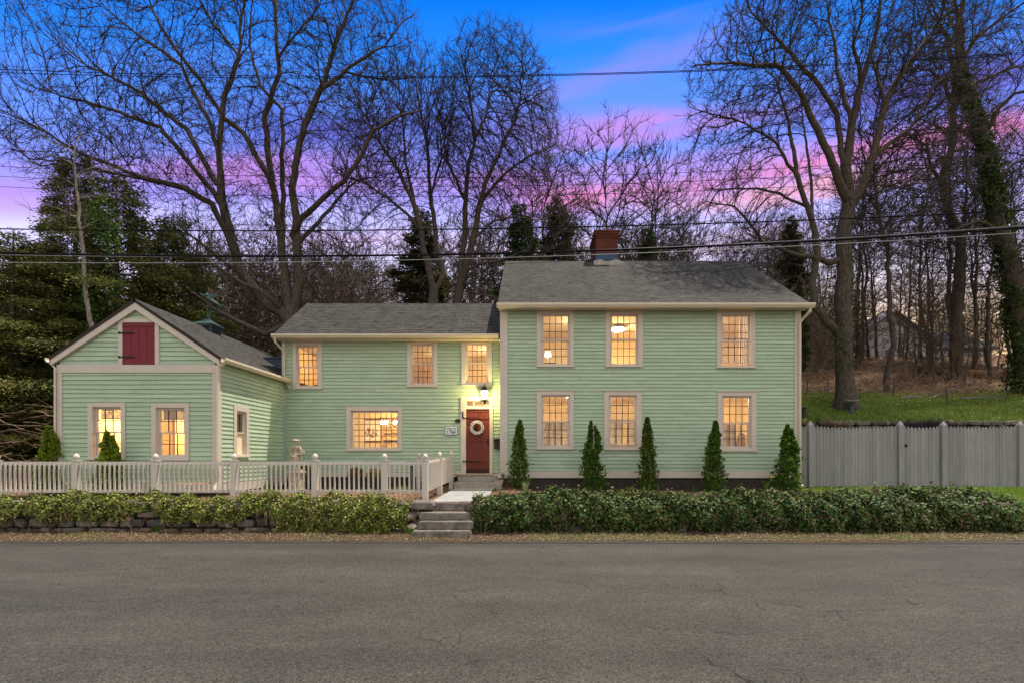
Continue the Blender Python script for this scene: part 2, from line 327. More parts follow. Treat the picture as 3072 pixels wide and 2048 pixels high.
class MB:
    """collects shapes and links them as one mesh object"""
    def __init__(s): s.v = []; s.f = []; s.mi = []; s.uv = []; s.c = []
    def face(s, pts, mi=0, uv=None, c=None):
        n = len(s.v); s.v.extend([tuple(p) for p in pts]); s.f.append(tuple(range(n, n + len(pts)))); s.mi.append(mi)
        s.uv.extend(uv if uv else [(0, 0)] * len(pts)); s.c.append(c if c else (1, 1, 1)); return s
    def box(s, x0, x1, y0, y1, z0, z1, mi=0, c=None, M=None, j=0.0):
        x0, x1 = min(x0, x1), max(x0, x1); y0, y1 = min(y0, y1), max(y0, y1); z0, z1 = min(z0, z1), max(z0, z1)
        p = [Vector((x, y, z)) for z in (z0, z1) for y in (y0, y1) for x in (x0, x1)]
        if j: p = [q + Vector([random.uniform(-j, j) for _ in range(3)]) for q in p]
        if M is not None: p = [M @ q for q in p]
        for q in ((0, 2, 3, 1), (4, 5, 7, 6), (0, 1, 5, 4), (2, 6, 7, 3), (0, 4, 6, 2), (1, 3, 7, 5)):
            w = [p[i] for i in q]; a = (w[1] - w[0]).length; b_ = (w[2] - w[1]).length
            s.face(w, mi, [(0, 0), (a, 0), (a, b_), (0, b_)], c)
        return s
    def boxuv(s, x0, x1, y0, y1, z0, z1):
        for (a, b_, t) in (((x0, y0), (x1, y0), 0), ((x1, y0), (x1, y1), 1), ((x1, y1), (x0, y1), 2), ((x0, y1), (x0, y0), 3)):
            l = math.hypot(b_[0] - a[0], b_[1] - a[1])
            s.face([(a[0], a[1], z0), (b_[0], b_[1], z0), (b_[0], b_[1], z1), (a[0], a[1], z1)], 0, [(t * .1, z0), (l + t * .1, z0), (l + t * .1, z1), (t * .1, z1)])
        s.face([(x0, y0, z1), (x1, y0, z1), (x1, y1, z1), (x0, y1, z1)]); s.face([(x0, y1, z0), (x1, y1, z0), (x1, y0, z0), (x0, y0, z0)])
        return s
    def prism(s, poly, y0, y1, mi=0):
        """poly: list of (x,z), extruded along y"""
        n = len(poly)
        s.face([(x, y0, z) for x, z in poly], mi); s.face([(x, y1, z) for x, z in reversed(poly)], mi)
        for i in range(n):
            a, b_ = poly[i], poly[(i + 1) % n]; s.face([(b_[0], y0, b_[1]), (a[0], y0, a[1]), (a[0], y1, a[1]), (b_[0], y1, b_[1])], mi)
        return s
    def tube(s, pts, rad, n=8, mi=0, cap=True, sx=1.0):
        pts = [Vector(p) for p in pts]
        if not hasattr(rad, '__len__'): rad = [rad] * len(pts)
        rings = []; u = None
        for i, p in enumerate(pts):
            t = (pts[min(i + 1, len(pts) - 1)] - pts[max(i - 1, 0)])
            t = t.normalized() if t.length > 1e-9 else Vector((0, 0, 1))
            if u is None: u = t.orthogonal().normalized()
            u = (u - u.dot(t) * t)
            u = u.normalized() if u.length > 1e-6 else t.orthogonal().normalized()
            v = t.cross(u)
            rings.append([p + (u * math.cos(2 * PI * k / n) * sx + v * math.sin(2 * PI * k / n)) * rad[i] for k in range(n)])
        base = len(s.v)
        for r in rings: s.v.extend([tuple(q) for q in r])
        def addf(idx):
            s.f.append(tuple(idx)); s.mi.append(mi); s.uv.extend([(0, 0)] * len(idx)); s.c.append((1, 1, 1))
        for i in range(len(rings) - 1):
            for k in range(n):
                a = base + i * n + k; b_ = base + i * n + (k + 1) % n; addf((a, b_, b_ + n, a + n))
        if cap: addf([base + k for k in reversed(range(n))]); addf([base + (len(rings) - 1) * n + k for k in range(n)])
        return s
    def lathe(s, prof, c=(0, 0, 0), n=16, mi=0, square=False):
        """prof: list of (r,z)"""
        base = len(s.v)
        for r, z in prof:
            for k in range(n):
                a = 2 * PI * (k + (.5 if square else 0)) / n; s.v.append((c[0] + r * math.cos(a), c[1] + r * math.sin(a), c[2] + z))
        for i in range(len(prof) - 1):
            for k in range(n):
                a = base + i * n + k; b_ = base + i * n + (k + 1) % n
                s.f.append((a, b_, b_ + n, a + n)); s.mi.append(mi); s.uv.extend([(0, 0)] * 4); s.c.append((1, 1, 1))
        s.f.append(tuple(base + k for k in reversed(range(n)))); s.mi.append(mi); s.uv.extend([(0, 0)] * n); s.c.append((1, 1, 1))
        s.f.append(tuple(base + (len(prof) - 1) * n + k for k in range(n))); s.mi.append(mi); s.uv.extend([(0, 0)] * n); s.c.append((1, 1, 1))
        return s
    def ball(s, c, r, n=10, mi=0):
        rx, ry, rz = r if hasattr(r, '__len__') else (r, r, r); m_ = max(4, n // 2 + 1); base = len(s.v)
        for i in range(m_ + 1):
            th = PI * i / m_
            for k in range(n):
                a = 2 * PI * k / n; q = max(math.sin(th), 0.01)
                s.v.append((c[0] + rx * q * math.cos(a), c[1] + ry * q * math.sin(a), c[2] - rz * math.cos(th)))
        for i in range(m_):
            for k in range(n):
                a = base + i * n + k; b_ = base + i * n + (k + 1) % n
                s.f.append((a, b_, b_ + n, a + n)); s.mi.append(mi); s.uv.extend([(0, 0)] * 4); s.c.append((1, 1, 1))
        return s
    def build(s, name, mats, parent=None, smooth=False, loc=None, rotz=0.0, bevel=0.0):
        me = bpy.data.meshes.new(name); me.from_pydata(s.v, [], s.f)
        uvl = me.uv_layers.new(name='UVMap'); uvl.data.foreach_set('uv', np.array(s.uv, dtype=np.float32).ravel())
        ca = me.color_attributes.new('col', 'FLOAT_COLOR', 'CORNER')
        tot = np.array([len(f) for f in s.f]); cc = np.repeat(np.array([(*c, 1) for c in s.c], dtype=np.float32), tot, axis=0); ca.data.foreach_set('color', cc.ravel())
        me.polygons.foreach_set('material_index', np.array(s.mi, dtype=np.int32))
        if smooth: me.polygons.foreach_set('use_smooth', np.ones(len(s.f), dtype=bool))
        me.update()
        o = link(name, me, mats, parent, loc, rotz)
        if bevel:
            w = o.modifiers.new('weld', 'WELD'); w.merge_threshold = 0.0005
            bv = o.modifiers.new('bevel', 'BEVEL'); bv.width = bevel; bv.segments = 2; bv.limit_method = 'ANGLE'
        return o

def np_mesh(name, V, Fq, mats, parent=None, col=None, smooth=False, loc=None):
    """V (n,3); Fq (m,k) all faces with k corners; col (m,3) per face"""
    me = bpy.data.meshes.new(name); n, m_, k = len(V), len(Fq), Fq.shape[1]
    me.vertices.add(n); me.vertices.foreach_set('co', np.ascontiguousarray(V, dtype=np.float32).ravel())
    me.loops.add(m_ * k); me.loops.foreach_set('vertex_index', np.ascontiguousarray(Fq, dtype=np.int32).ravel())
    me.polygons.add(m_); me.polygons.foreach_set('loop_start', np.arange(0, m_ * k, k, dtype=np.int32)); me.polygons.foreach_set('loop_total', np.full(m_, k, dtype=np.int32))
    if smooth: me.polygons.foreach_set('use_smooth', np.ones(m_, dtype=bool))
    me.update(calc_edges=True)
    if col is not None:
        ca = me.color_attributes.new('col', 'FLOAT_COLOR', 'CORNER')
        cc = np.ones((m_ * k, 4), dtype=np.float32); cc[:, :3] = np.repeat(col, k, axis=0); ca.data.foreach_set('color', cc.ravel())
    return link(name, me, mats, parent, loc)

def unit(a): return a / np.maximum(np.linalg.norm(a, axis=-1, keepdims=True), 1e-9)
def leaf_cloud(pos, nrm, length, width, rng, tilt=0.9, fold=0.25):
    """one small folded leaf (2 triangles) per position; returns V, F"""
    n = len(pos); nn = unit(nrm + rng.normal(0, tilt, (n, 3)) * 0.6)
    t = unit(np.cross(nn, rng.normal(0, 1, (n, 3)))); b_ = np.cross(nn, t)
    L_ = (length * rng.uniform(.6, 1.35, n))[:, None]; W_ = (width * rng.uniform(.6, 1.3, n))[:, None]
    base = pos; tip = pos + t * L_; mid = pos + t * L_ * .45
    l = mid + b_ * W_ * .5 + nn * W_ * fold; r = mid - b_ * W_ * .5 + nn * W_ * fold
    V = np.stack([base, l, tip, r], 1).reshape(-1, 3); i = np.arange(n)[:, None] * 4
    Fq = np.concatenate([i + np.array([[0, 2, 1]]), i + np.array([[0, 3, 2]])], 1).reshape(-1, 3)
    return V, Fq
def pal(rng, n, cols, jit=0.18, w=None):
    cols = np.array(cols); k = rng.choice(len(cols), n, p=w); c = cols[k] * (1 + rng.normal(0, jit, (n, 1))); return np.clip(c, 0.004, 1)

# ------------------------------------------------------------------ terrain
def sst(a, b_, x): t = np.clip((x - a) / (b_ - a), 0, 1); return t * t * (3 - 2 * t)
def Hgt(x, y):
    x = np.asarray(x, dtype=float); y = np.asarray(y, dtype=float)
    wob = 0.02 * np.sin(x * 1.7 + y) + 0.015 * np.sin(x * 4.1 - y * 2.3)
    verge = -0.03 + 0.07 * sst(9.5, 10.6, y) + 0.3 * wob * sst(9.7, 10.4, y)
    rise = np.where(x < 9.6, sst(10.86, 10.94, y), sst(10.9, 10.9 + np.clip((x - 9.5) * 1.4, .3, 3.6), y))
    yard = 0.63 + wob
    mid = 0.08 * sst(12, 15, y) * sst(-3.5, -2.5, x) * sst(0.5, -.5, x)
    hillM = 0.345 * np.clip(y - 25, 0, 14) * sst(-16, -1, x) + 0.05 * np.clip(y - 16, 0, 40) * sst(-4, -12, x)
    R = sst(7.2, 8.6, x)
    hillR = 2.25 * sst(18.55, 19.05, y) + 0.345 * np.clip(y - 19, 0, 18) + 0.05 * np.sin(x * .9) * sst(20, 24, y) + 0.12 * np.sin(x * .5 + y * .6) * sst(22, 30, y)
    yard = yard - 0.10 * sst(-2.5, -2.3, x) * sst(-.9, -1.1, x) * sst(11.0, 11.1, y) * sst(15.6, 15.4, y)
    h = verge * (1 - rise) + (yard + mid + hillM * (1 - R) + hillR * R) * rise
    return h
def groundz(x, y): return float(Hgt(x, y))

def build_ground():
    xs = np.unique(np.concatenate([np.linspace(-320, -40, 12), np.arange(-40, -16, 1.0), np.arange(-16, 18.01, .2), np.arange(18, 44, 1.0), np.linspace(45, 320, 12)]))
    ys = np.unique(np.concatenate([np.linspace(-300, -20, 8), np.arange(-18, 9, 3.0), np.arange(9, 12, .12), [10.86, 10.94], np.arange(12, 20, .2), np.arange(20, 48, .6), np.linspace(50, 400, 14)]))
    X, Y = np.meshgrid(xs, ys); Z = Hgt(X, Y); far = Y > 38
    Z = Z - 0.02 * np.clip(Y - 44, 0, 200)
    V = np.stack([X, Y, Z], -1).reshape(-1, 3); nx, ny = len(xs), len(ys)
    a = (np.arange(ny - 1)[:, None] * nx + np.arange(nx - 1)[None, :]).ravel(); Fq = np.stack([a, a + 1, a + nx + 1, a + nx], 1)
    c = V[Fq].mean(1); x, y = c[:, 0], c[:, 1]
    grass = np.zeros(len(Fq))
    grass = np.maximum(grass, sst(8.3, 9.3, x) * sst(18.8, 19.1, y) * (1 - sst(22.5, 25.0, y + .25 * (x - 12))))
    grass = np.maximum(grass, .8 * sst(8.0, 9.0, x) * sst(11.0, 11.6, y) * (1 - sst(18, 18.5, y)))
    grass = np.maximum(grass, .22 * sst(25, 27, y) * (x > 8)); grass = np.maximum(grass, .33 * ((y > 9.8) & (y < 10.6)) * (x > 0))
    dirt = sst(9.4, 9.6, y) * (1 - sst(10.7, 10.9, y)) * .9
    col = np.stack([grass, dirt, grass * 0], 1)
    o = np_mesh('ground', V, Fq, GROUND, col=col, smooth=False); tag(o, kind='structure')
build_ground()

def build_road():
    xs = np.unique(np.concatenate([np.linspace(-250, -20, 14), np.arange(-20, 20, .35), np.linspace(20, 250, 14)])); n = len(xs)
    edge = 9.62 + 0.04 * np.sin(xs * .8) + 0.03 * np.sin(xs * 2.9 + 1) - 0.16 * np.exp(-((xs - 5.9) / 1.6) ** 2) + 0.12 * sst(8, 11, xs)
    rows = [np.full(n, -9.0), np.full(n, -2.0), np.full(n, 5.0), edge - .5, edge]
    zz = [0.0, 0.045, 0.035, 0.012, 0.0]
    V = np.concatenate([np.stack([xs, r, np.full(n, z)], 1) for r, z in zip(rows, zz)]); V = np.concatenate([V, np.stack([xs, edge + .02, np.full(n, -.06)], 1)])
    Fq = np.concatenate([np.stack([np.arange(n - 1) + k * n, np.arange(1, n) + k * n, np.arange(1, n) + (k + 1) * n, np.arange(n - 1) + (k + 1) * n], 1) for k in range(5)])
    tag(np_mesh('road', V, Fq, ASPHALT), kind='structure')
build_road()

# ------------------------------------------------------------------ the house
YG, YM, YR = 12.55, 16.0, 15.4            # fronts of gable wing, middle, right block
GX0, GX1 = -11.80, -7.80; MX0, MX1 = -7.86, -0.84; RX0, RX1 = -0.84, 8.35
house = empty('house', 'mint green clapboard house with a red door, grey roofs and a gabled left wing', 'house')

def clap(x0, x1, z0, z1, openings=(), lim=None, expo=0.112, name='clapboard_wall', loc=(0, 0, 0), rotz=0.0, seed=1):
    """lapped boards in the plane y=0 (outside is -y); openings are (xa,xb,za,zb); lim(z)->(xmin,xmax)"""
    rng = random.Random(seed); mb = MB(); rows = int(math.ceil((z1 - z0) / expo))
    def yy(z, zb): return -0.026 + 0.014 * (z - zb) / expo
    for r in range(rows):
        zb = z0 + r * expo; zt = min(zb + expo, z1)
        lv = sorted({zb, zt, *[o[2] for o in openings if zb < o[2] < zt], *[o[3] for o in openings if zb < o[3] < zt]})
        # board joints
        js = []; x = x0 + rng.uniform(.4, 3.5)
        while x < x1: js.append((x, rng.uniform(.93, 1.05))); x += rng.uniform(1.6, 4.2)
        js.append((x1 + 9, rng.uniform(.93, 1.05)))
        js2 = []; last = x0
        for (jx, cv) in js:
            q_ = last + .8
            while q_ < min(jx, x1) - .3: js2.append((q_, cv, 0)); q_ += .8
            js2.append((jx, cv, 1)); last = jx
        def dz(x, z): k_ = (z - z0) / expo; return .0045 * math.sin(x * 1.1 + k_ * .9 + seed) + .003 * math.sin(x * 2.7 - k_ * 1.7)
        sag = rng.uniform(-.004, .004)
        for a, b_ in zip(lv[:-1], lv[1:]):
            zm = (a + b_) / 2
            segs = [(x0, x1)]
            for o in openings:
                if o[2] < zm < o[3]:
                    ns = []
                    for (p, q) in segs:
                        if o[1] <= p or o[0] >= q: ns.append((p, q)); continue
                        if o[0] > p: ns.append((p, o[0]))
                        if o[1] < q: ns.append((o[1], q))
                    segs = ns
            for (p, q) in segs:
                st = p
                for (jx, cv, vis) in js2:
                    if jx <= st: continue
                    en = min(jx, q); g = 0
                    la = lim(a) if lim else (-1e9, 1e9); lb = lim(b_) if lim else (-1e9, 1e9)
                    pa, qa = max(st, la[0]), min(en - g, la[1]); pb, qb = max(st, lb[0]), min(en - g, lb[1])
                    if qa > pa:
                        if qb <= pb: pb = qb = (pb + qb) / 2
                        A0, A1, B0, B1 = a + dz(pa, a), a + dz(qa, a), b_ + dz(pb, b_), b_ + dz(qb, b_); mb.face([(pa, yy(a, zb), A0), (qa, yy(a, zb), A1), (qb, yy(b_, zb), B1), (pb, yy(b_, zb), B0)], 0, None, (cv, cv, cv))
                        mb.face([(pa, .006, a), (pa, .006, b_), (qa, .006, b_), (qa, .006, a)], 2) if not lim else None
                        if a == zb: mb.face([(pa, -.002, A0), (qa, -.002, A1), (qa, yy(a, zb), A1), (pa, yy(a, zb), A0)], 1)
                        if a == zb: mb.face([(pa, -.0275, A0), (qa, -.0275, A1), (qa, -.0262, A1 + .007), (pa, -.0262, A0 + .007)], 1)  # thin strip on the board face, coloured as the shadow line
                    if vis and jx < q and a == zb and not lim: mb.face([(jx - .0015, -.0282, a), (jx + .0015, -.0282, a), (jx + .0015, yy(b_, zb) - .002, b_), (jx - .0015, yy(b_, zb) - .002, b_)], 2)
                    st = en
                    if en >= q: break
    return mb.build(name, [SIDING, LIP_SHADE, FOUND], house, loc=loc, rotz=rotz)

def wx(px, Y): return (px - CX) * Y / F
def wz(py, Y): return CAMZ + (CY - py) * Y / F

def window(loc, rotz, w, h, cols, rows, cas=(.13, .13, .12, .07), rail=None, raised=0.0, double=True, shutters=False, blind=0.0, head=False, label=None):
    """opening w x h, origin at its lower left outside corner; x along the wall, y inwards"""
    cl, cr, ct, cb = cas; y0 = -.045; mb = MB()
    mb.box(-cl, 0, y0, .0, -cb, h + ct); mb.box(w, w + cr, y0, .0, -cb, h + ct)
    mb.box(0, w, y0, .0, h, h + ct); mb.box(0, w, y0, 0, -cb, 0)
    mb.box(-cl - .01, w + cr + .01, y0 - .03, y0, -cb - .01, -cb + .03)          # sill nosing
    if head: mb.box(-cl - .015, w + cr + .015, y0 - .03, y0 + .01, h + ct, h + ct + .02)
    # jamb linings
    mb.box(-.001, .02, -.0, .13, 0, h); mb.box(w - .02, w + .001, -.0, .13, 0, h); mb.box(.02, w - .02, 0, .13, h - .02, h + .001); mb.box(.02, w - .02, 0, .13, -.001, .02)
    win = mb.build('window', TRIM, house, loc=loc, rotz=rotz)
    if label: win['label'] = label
    def sash(z0, z1, y, cl_, rw, nm='sash'):
        st = .045; m = MB(); m.box(.02, .02 + st, y, y + .035, z0, z1); m.box(w - .02 - st, w - .02, y, y + .035, z0, z1)
        m.box(.02 + st, w - .02 - st, y, y + .035, z1 - st * .8, z1); m.box(.02 + st, w - .02 - st, y, y + .035, z0, z0 + st * .8)
        m.build(nm, SASH, win)
        m = MB(); xa, xb, za, zb = .02 + st, w - .02 - st, z0 + st * .8, z1 - st * .8; t = .0085
        for i in range(1, cl_): x = xa + (xb - xa) * i / cl_; m.box(x - t, x + t, y + .008, y + .026, za, zb)
        for i in range(1, rw): z = za + (zb - za) * i / rw; m.box(xa, xb, y + .0095, y + .0245, z - t, z + t)
        m.build('muntins', MUNTIN, win)
        g = MB(); g.face([(xa, y + .017, za), (xb, y + .017, za), (xb, y + .017, zb), (xa, y + .017, zb)]); g.build('glass', GLASS, win)
    if double:
        mz = rail if rail else h * .5
        sash(mz - .012, h - .02, .028, cols, rows); sash(.02 + raised, mz + .022 + raised, .066, cols, rows)
    else: sash(.02, h - .02, .04, cols, rows)
    if shutters:
        m = MB(); pw = (w - .06) / 4; hh = (rail or h * .5) - .02
        for i in range(4):
            xa = .03 + pw * i; xb = xa + pw - .006; y = .16
            m.box(xa, xa + .022, y, y + .02, .02, hh); m.box(xb - .022, xb, y, y + .02, .02, hh)
            for z in (.02, hh * .5, hh - .03): m.box(xa + .022, xb - .022, y, y + .02, z, z + .03)
            openp = shutters[i]; z = .06
            while z < hh - .05:
                if not (hh * .5 - .02 < z < hh * .5 + .04):
                    a = .012 if not openp else .004
                    m.face([(xa + .022, y, z), (xb - .022, y, z), (xb - .022, y + .02, z + (.022 if not openp else .004)), (xa + .022, y + .02, z + (.022 if not openp else .004))])
                    m.face([(xa + .022, y + .001, z), (xb - .022, y + .001, z), (xb - .022, y + .001, z + a), (xa + .022, y + .001, z + a)])
                z += .022
        m.build('shutter', SHUT, win)
    if blind > 0:
        m = MB(); z = h - .03
        m.box(.06, w - .06, .14, .17, h - .06, h - .02)
        while z > h - blind: m.box(.06, w - .06, .145, .160, z - .018, z - .002); z -= .02
        m.box(.06, w - .06, .14, .168, h - blind - .03, h - blind); m.build('blind', BLIND, win)
    return win

def px_window(c, o, Yp, cols, rows, raily, **k):
    """casing box c and opening box o in photo pixels (x0,y0,x1,y1), wall plane at Yp"""
    x0, x1 = wx(o[0], Yp), wx(o[2], Yp); z0, z1 = wz(o[3], Yp), wz(o[1], Yp)
    cas = (x0 - wx(c[0], Yp), wx(c[2], Yp) - x1, wz(c[1], Yp) - z1, z0 - wz(c[3], Yp))
    window((x0, Yp, z0), 0, x1 - x0, z1 - z0, cols, rows, cas=cas, rail=(wz(raily, Yp) - z0) if raily else None, **k)
    return (x0 - .02, x1 + .02, z0 - .02, z1 + .02)

# right block windows
opR = []
opR.append(px_window((1610, 931, 1721, 1100), (1624, 943, 1709, 1095), YR, 4, 3, 1020))
opR.append(px_window((1816, 931, 1928, 1100), (1830, 943, 1914, 1095), YR, 4, 3, 1018))
opR.append(px_window((2149, 931, 2264, 1103), (2163, 944, 2250, 1098), YR, 4, 3, 1023, raised=.08, label='window with its lower sash raised a little'))
opR.append(px_window((1610, 1171, 1721, 1346), (1624, 1184, 1709, 1340), YR, 4, 3, 1263, shutters=(0, 0, 0, 0), head=True))
opR.append(px_window((1812, 1172, 1924, 1348), (1826, 1185, 1910, 1341), YR, 4, 3, 1264, shutters=(0, 0, 1, 0), raised=.05, head=True))
opR.append(px_window((2152, 1174, 2268, 1352), (2166, 1187, 2253, 1343), YR, 4, 3, 1267, shutters=(0, 0, 1, 1), head=True))
# middle windows
opM = []
opM.append(px_window((880, 1026, 967, 1166), (890, 1036, 956, 1160), YM, 4, 3, 1100))
opM.append(px_window((1222, 1026, 1312, 1159), (1233, 1031, 1301, 1153), YM, 4, 3, 1092))
opM.append(px_window((1385, 1026, 1476, 1157), (1397, 1029, 1465, 1150), YM, 4, 3, 1088))
opM.append(px_window((1040, 1218, 1206, 1351), (1053, 1231, 1196, 1346), YM, 8, 6, None, double=False, label='wide fixed picture window of 48 small panes'))
opG = []
opG.append(px_window((267, 1207, 379, 1377), (281, 1220, 366, 1367), YG, 3, 2, 1296, blind=.26))
opG.append(px_window((457, 1209, 570, 1379), (471, 1222, 557, 1369), YG, 3, 2, 1298, blind=.26))
# door opening
dX0, dX1 = wx(1398, YM), wx(1469, YM); dZ0, dZ1 = 1.13, wz(1226, YM); tZ1 = wz(1201, YM)
opM.append((dX0 - .02, dX1 + .02, dZ0 - .2, tZ1 + .02))
# loft door opening (solid)
lX0, lX1, lZ0, lZ1 = wx(371, YG), wx(468.5, YG), wz(1094, YG), wz(969, YG)

GZB, GEZ = .98, wz(1078, YG)                 # siding bottom, eave line of the gable wing
GCX = (GX0 + GX1) / 2; GAP = wz(908, YG); gs = (GAP - GEZ) / ((GX1 - GX0) / 2 + .12)
def limG(z): d = (GAP - z) / gs - .05; return (GCX - d, GCX + d)
bandZ0, bandZ1 = wz(1118, YG), wz(1094, YG)
clap(GX0 + .13, GX1 - .11, GZB, bandZ0, opG, loc=(0, YG, 0), seed=3)
clap(GX0 + .05, GX1 - .05, bandZ1, GAP, [(lX0 - .1, lX1 + .1, 0, lZ1 + .1)], lim=limG, loc=(0, YG, 0), seed=4)
# side of gable wing, local x runs back from the front corner
swx0 = 0.0
def side_y(px): return -GX1 * F / (CX - px)
sw0, sw1 = side_y(706.5) - YG, side_y(735.5) - YG
sz0, sz1 = wz(1371, side_y(720)), wz(1233, side_y(720))
sz0 = sz1 - 1.17
window((GX1, YG + sw0, sz0), PI / 2, sw1 - sw0, 1.17, 3, 2, cas=(.13, .13, .14, .06), label='window in the side wall of the left wing')
clap(.12, YM - YG + .05, GZB, GEZ + .02, [(sw0 - .02, sw1 + .02, sz0 - .02, sz0 + 1.19)], loc=(GX1, YG, 0), rotz=PI / 2, seed=5)
clap(0, 6.2, GZB, GEZ + .02, loc=(GX0, YG + 6.2, 0), rotz=-PI / 2, seed=15)
clap(0, GX1 - GX0, GZB, GAP, lim=lambda z: (((GX1 - GX0) / 2 - (GAP - z) / gs), ((GX1 - GX0) / 2 + (GAP - z) / gs)), loc=(GX1, YG + 6.2, 0), rotz=PI, seed=16)
MZB, MZT = 1.14, 5.32
clap(MX0 + .1, MX1 - .0, MZB, MZT, opM, loc=(0, YM, 0), seed=6)
RZB, RZT = 1.19, 6.14
clap(RX0 + .20, RX1 - .16, RZB, RZT, opR, loc=(0, YR, 0), seed=8)
RRY, RRZ = 19.8, 9.36; RB = 24.2; rsl = (RRZ - 6.2) / (RRY - 15.05)
for (xx, rz) in ((RX0, -PI / 2), (RX1, PI / 2)):
    D = RB - YR; hy = RRY - YR
    lim = (lambda z: ((z - RZT) / rsl if z > RZT else -1, D - (z - RZT) / rsl if z > RZT else D + 1))
    clap(0, D, RZB, RRZ - .1, lim=lim, loc=(xx, RB if rz < 0 else YR, 0), rotz=rz, seed=9)
clap(0, RX1 - RX0, RZB, RZT, loc=(RX1, RB, 0), rotz=PI, seed=10)
MB_, MRY, MRZ = 20.4, 18.0, 7.13
clap(0, MX1 - MX0, MZB, MZT, loc=(MX1, MB_, 0), rotz=PI, seed=12)
clap(0, MB_ - YM, MZB, MRZ - .1, lim=lambda z: ((z - MZT) / .72 if z > MZT else -1, (MB_ - YM) - (z - MZT) / .72 if z > MZT else 99), loc=(MX0, MB_, 0), rotz=-PI / 2, seed=13)

# trim boards
def trim(name, *boxes, m=TRIM, bevel=0.004):
    mb = MB(); [mb.box(*b_) for b_ in boxes]; return mb.build(name, m, house, bevel=bevel)
trim('corner_board', (GX0, GX0 + .13, YG - .04, YG, GZB - .02, bandZ0), (GX0 - .0, GX0 + .0201, YG, YG + .13, GZB, bandZ0))
trim('corner_board', (GX1 - .11, GX1 - .002, YG - .04, YG, GZB - .02, bandZ0), (GX1 - .002, GX1 + .032, YG - .04, YG + .12, GZB - .02, GEZ - .02))
trim('band_board', (GX0, GX1 - .002, YG - .046, YG, bandZ0, bandZ1))
trim('skirt_board', (GX0, GX1 + .03, YG - .035, YG, .74, GZB - .02), (GX1, GX1 + .035, YG, YM, .74, GZB - .02))
trim('corner_board', (RX0, RX0 + .205, YR - .045, YR, .99, RZT), (RX0 - .03, RX0, YR - .045, YR + .15, .99, RZT))
trim('corner_board', (RX1 - .165, RX1, YR - .045, YR, .99, RZT), (RX1, RX1 + .03, YR - .045, YR + .15, .99, RZT))
trim('skirt_board', (RX0 + .205, RX1 - .165, YR - .04, YR, .99, RZB))
trim('skirt_board', (MX0 + .1, dX0 - .16, YM - .035, YM, 1.0, MZB))
trim('frieze_board', (RX0, RX1, YR - .05, YR, RZT, RZT + .17)); trim('soffit', (RX0 - .06, RX1 + .15, YR - .36, YR - .002, 6.12, 6.135))
trim('frieze_board', (MX0, MX1 - .03, YM - .05, YM, MZT - .01, MZT + .15)); trim('soffit', (MX0 - .08, MX1 - .03, YM - .34, YM - .002, 5.315, 5.33))
mbc = MB().box(MX0 - .01, MX0 + .1, YM - .04, YM, 3.3, MZT - .01); mbc.build('corner_board', TRIM, house)
mbc = MB().box(GX1 + .0, GX1 + .10, YM - .05, YM - .001, .9, 3.25).box(GX1 + .001, GX1 + .03, YM - .15, YM - .05, .9, 3.25); mbc.build('corner_board', mat('mint_corner', (.30, .43, .33), 0.6, var=.04), house)
# foundations
trim('foundation', (RX0 + .02, RX1 - .02, YR + .02, YR + .3, .4, 1.0), (RX1 - .3, RX1 - .02, YR + .3, RB, .4, 1.2), (RX0 + .02, RX0 + .3, YR + .3, RB, .4, 1.2), (RX0, RX1, RB - .3, RB - .02, .4, 1.2), m=FOUND, bevel=0)
trim('foundation', (MX0, MX1, YM + .02, YM + .3, .4, 1.01), m=FOUND, bevel=0); trim('foundation', (MX0, MX1, MB_ - .3, MB_ - .02, .4, 1.15), m=FOUND, bevel=0)
trim('foundation', (GX0 + .02, GX1 - .02, YG + .02, YG + .25, .4, .75), (GX1 - .25, GX1 - .02, YG + .25, YM, .4, .75), (GX0 + .02, GX0 + .25, YG + .25, YG + 6.2, .4, 1.0), m=FOUND, bevel=0)

# rakes of the gable wing
def rake(sgn):
    mb = MB(); xe = GCX + sgn * ((GX1 - GX0) / 2 + .10); n = 14; wdt = .20
    pts = [(GCX, GAP + .03), (xe, GAP + .03 - gs * abs(xe - GCX)), (xe, GAP + .03 - gs * abs(xe - GCX) - wdt), (GCX, GAP + .03 - wdt * 1.18)]
    if sgn > 0: pts = pts[::-1]
    mb.prism(pts, YG - .30 + .2, YG - .05 + .02); return mb.build('rake_board', TRIM, house)
rake(1); rake(-1)

def roof_slope(mb, p00, p10, p11, p01, th=.07):
    """eave-left, eave-right, ridge-right, ridge-left; uv in metres"""
    p = [Vector(q) for q in (p00, p10, p11, p01)]
    nrm = (p[1] - p[0]).cross(p[3] - p[0]).normalized(); ex = (p[1] - p[0]).normalized(); ey = nrm.cross(ex)
    uv = [((q - p[0]).dot(ex), (q - p[0]).dot(ey)) for q in p]
    nx, ny = 24, 8
    def at(i, j):
        a = i / nx; b_ = j / ny; q = p[0].lerp(p[1], a).lerp(p[3].lerp(p[2], a), b_)
        sag = -0.025 * math.sin(PI * a) * math.sin(PI * b_) + 0.010 * math.sin(a * 17 + b_ * 5) * math.sin(PI * b_)
        return q + nrm * sag
    for i in range(nx):
        for j in range(ny):
            qs = [at(i, j), at(i + 1, j), at(i + 1, j + 1), at(i, j + 1)]
            mb.face(qs, 0, [((q - p[0]).dot(ex), (q - p[0]).dot(ey)) for q in qs])
    b_ = [q - nrm * th for q in p]
    mb.face([b_[3], b_[2], b_[1], b_[0]], 1)
    for i in range(4): mb.face([b_[i], b_[(i + 1) % 4], p[(i + 1) % 4], p[i]], 1)
def roof(name, *sl):
    mb = MB(); [roof_slope(mb, *s) for s in sl]; return mb.build(name, [ROOF, DARKRAKE], house)
RL, RRt = -.925, 8.52
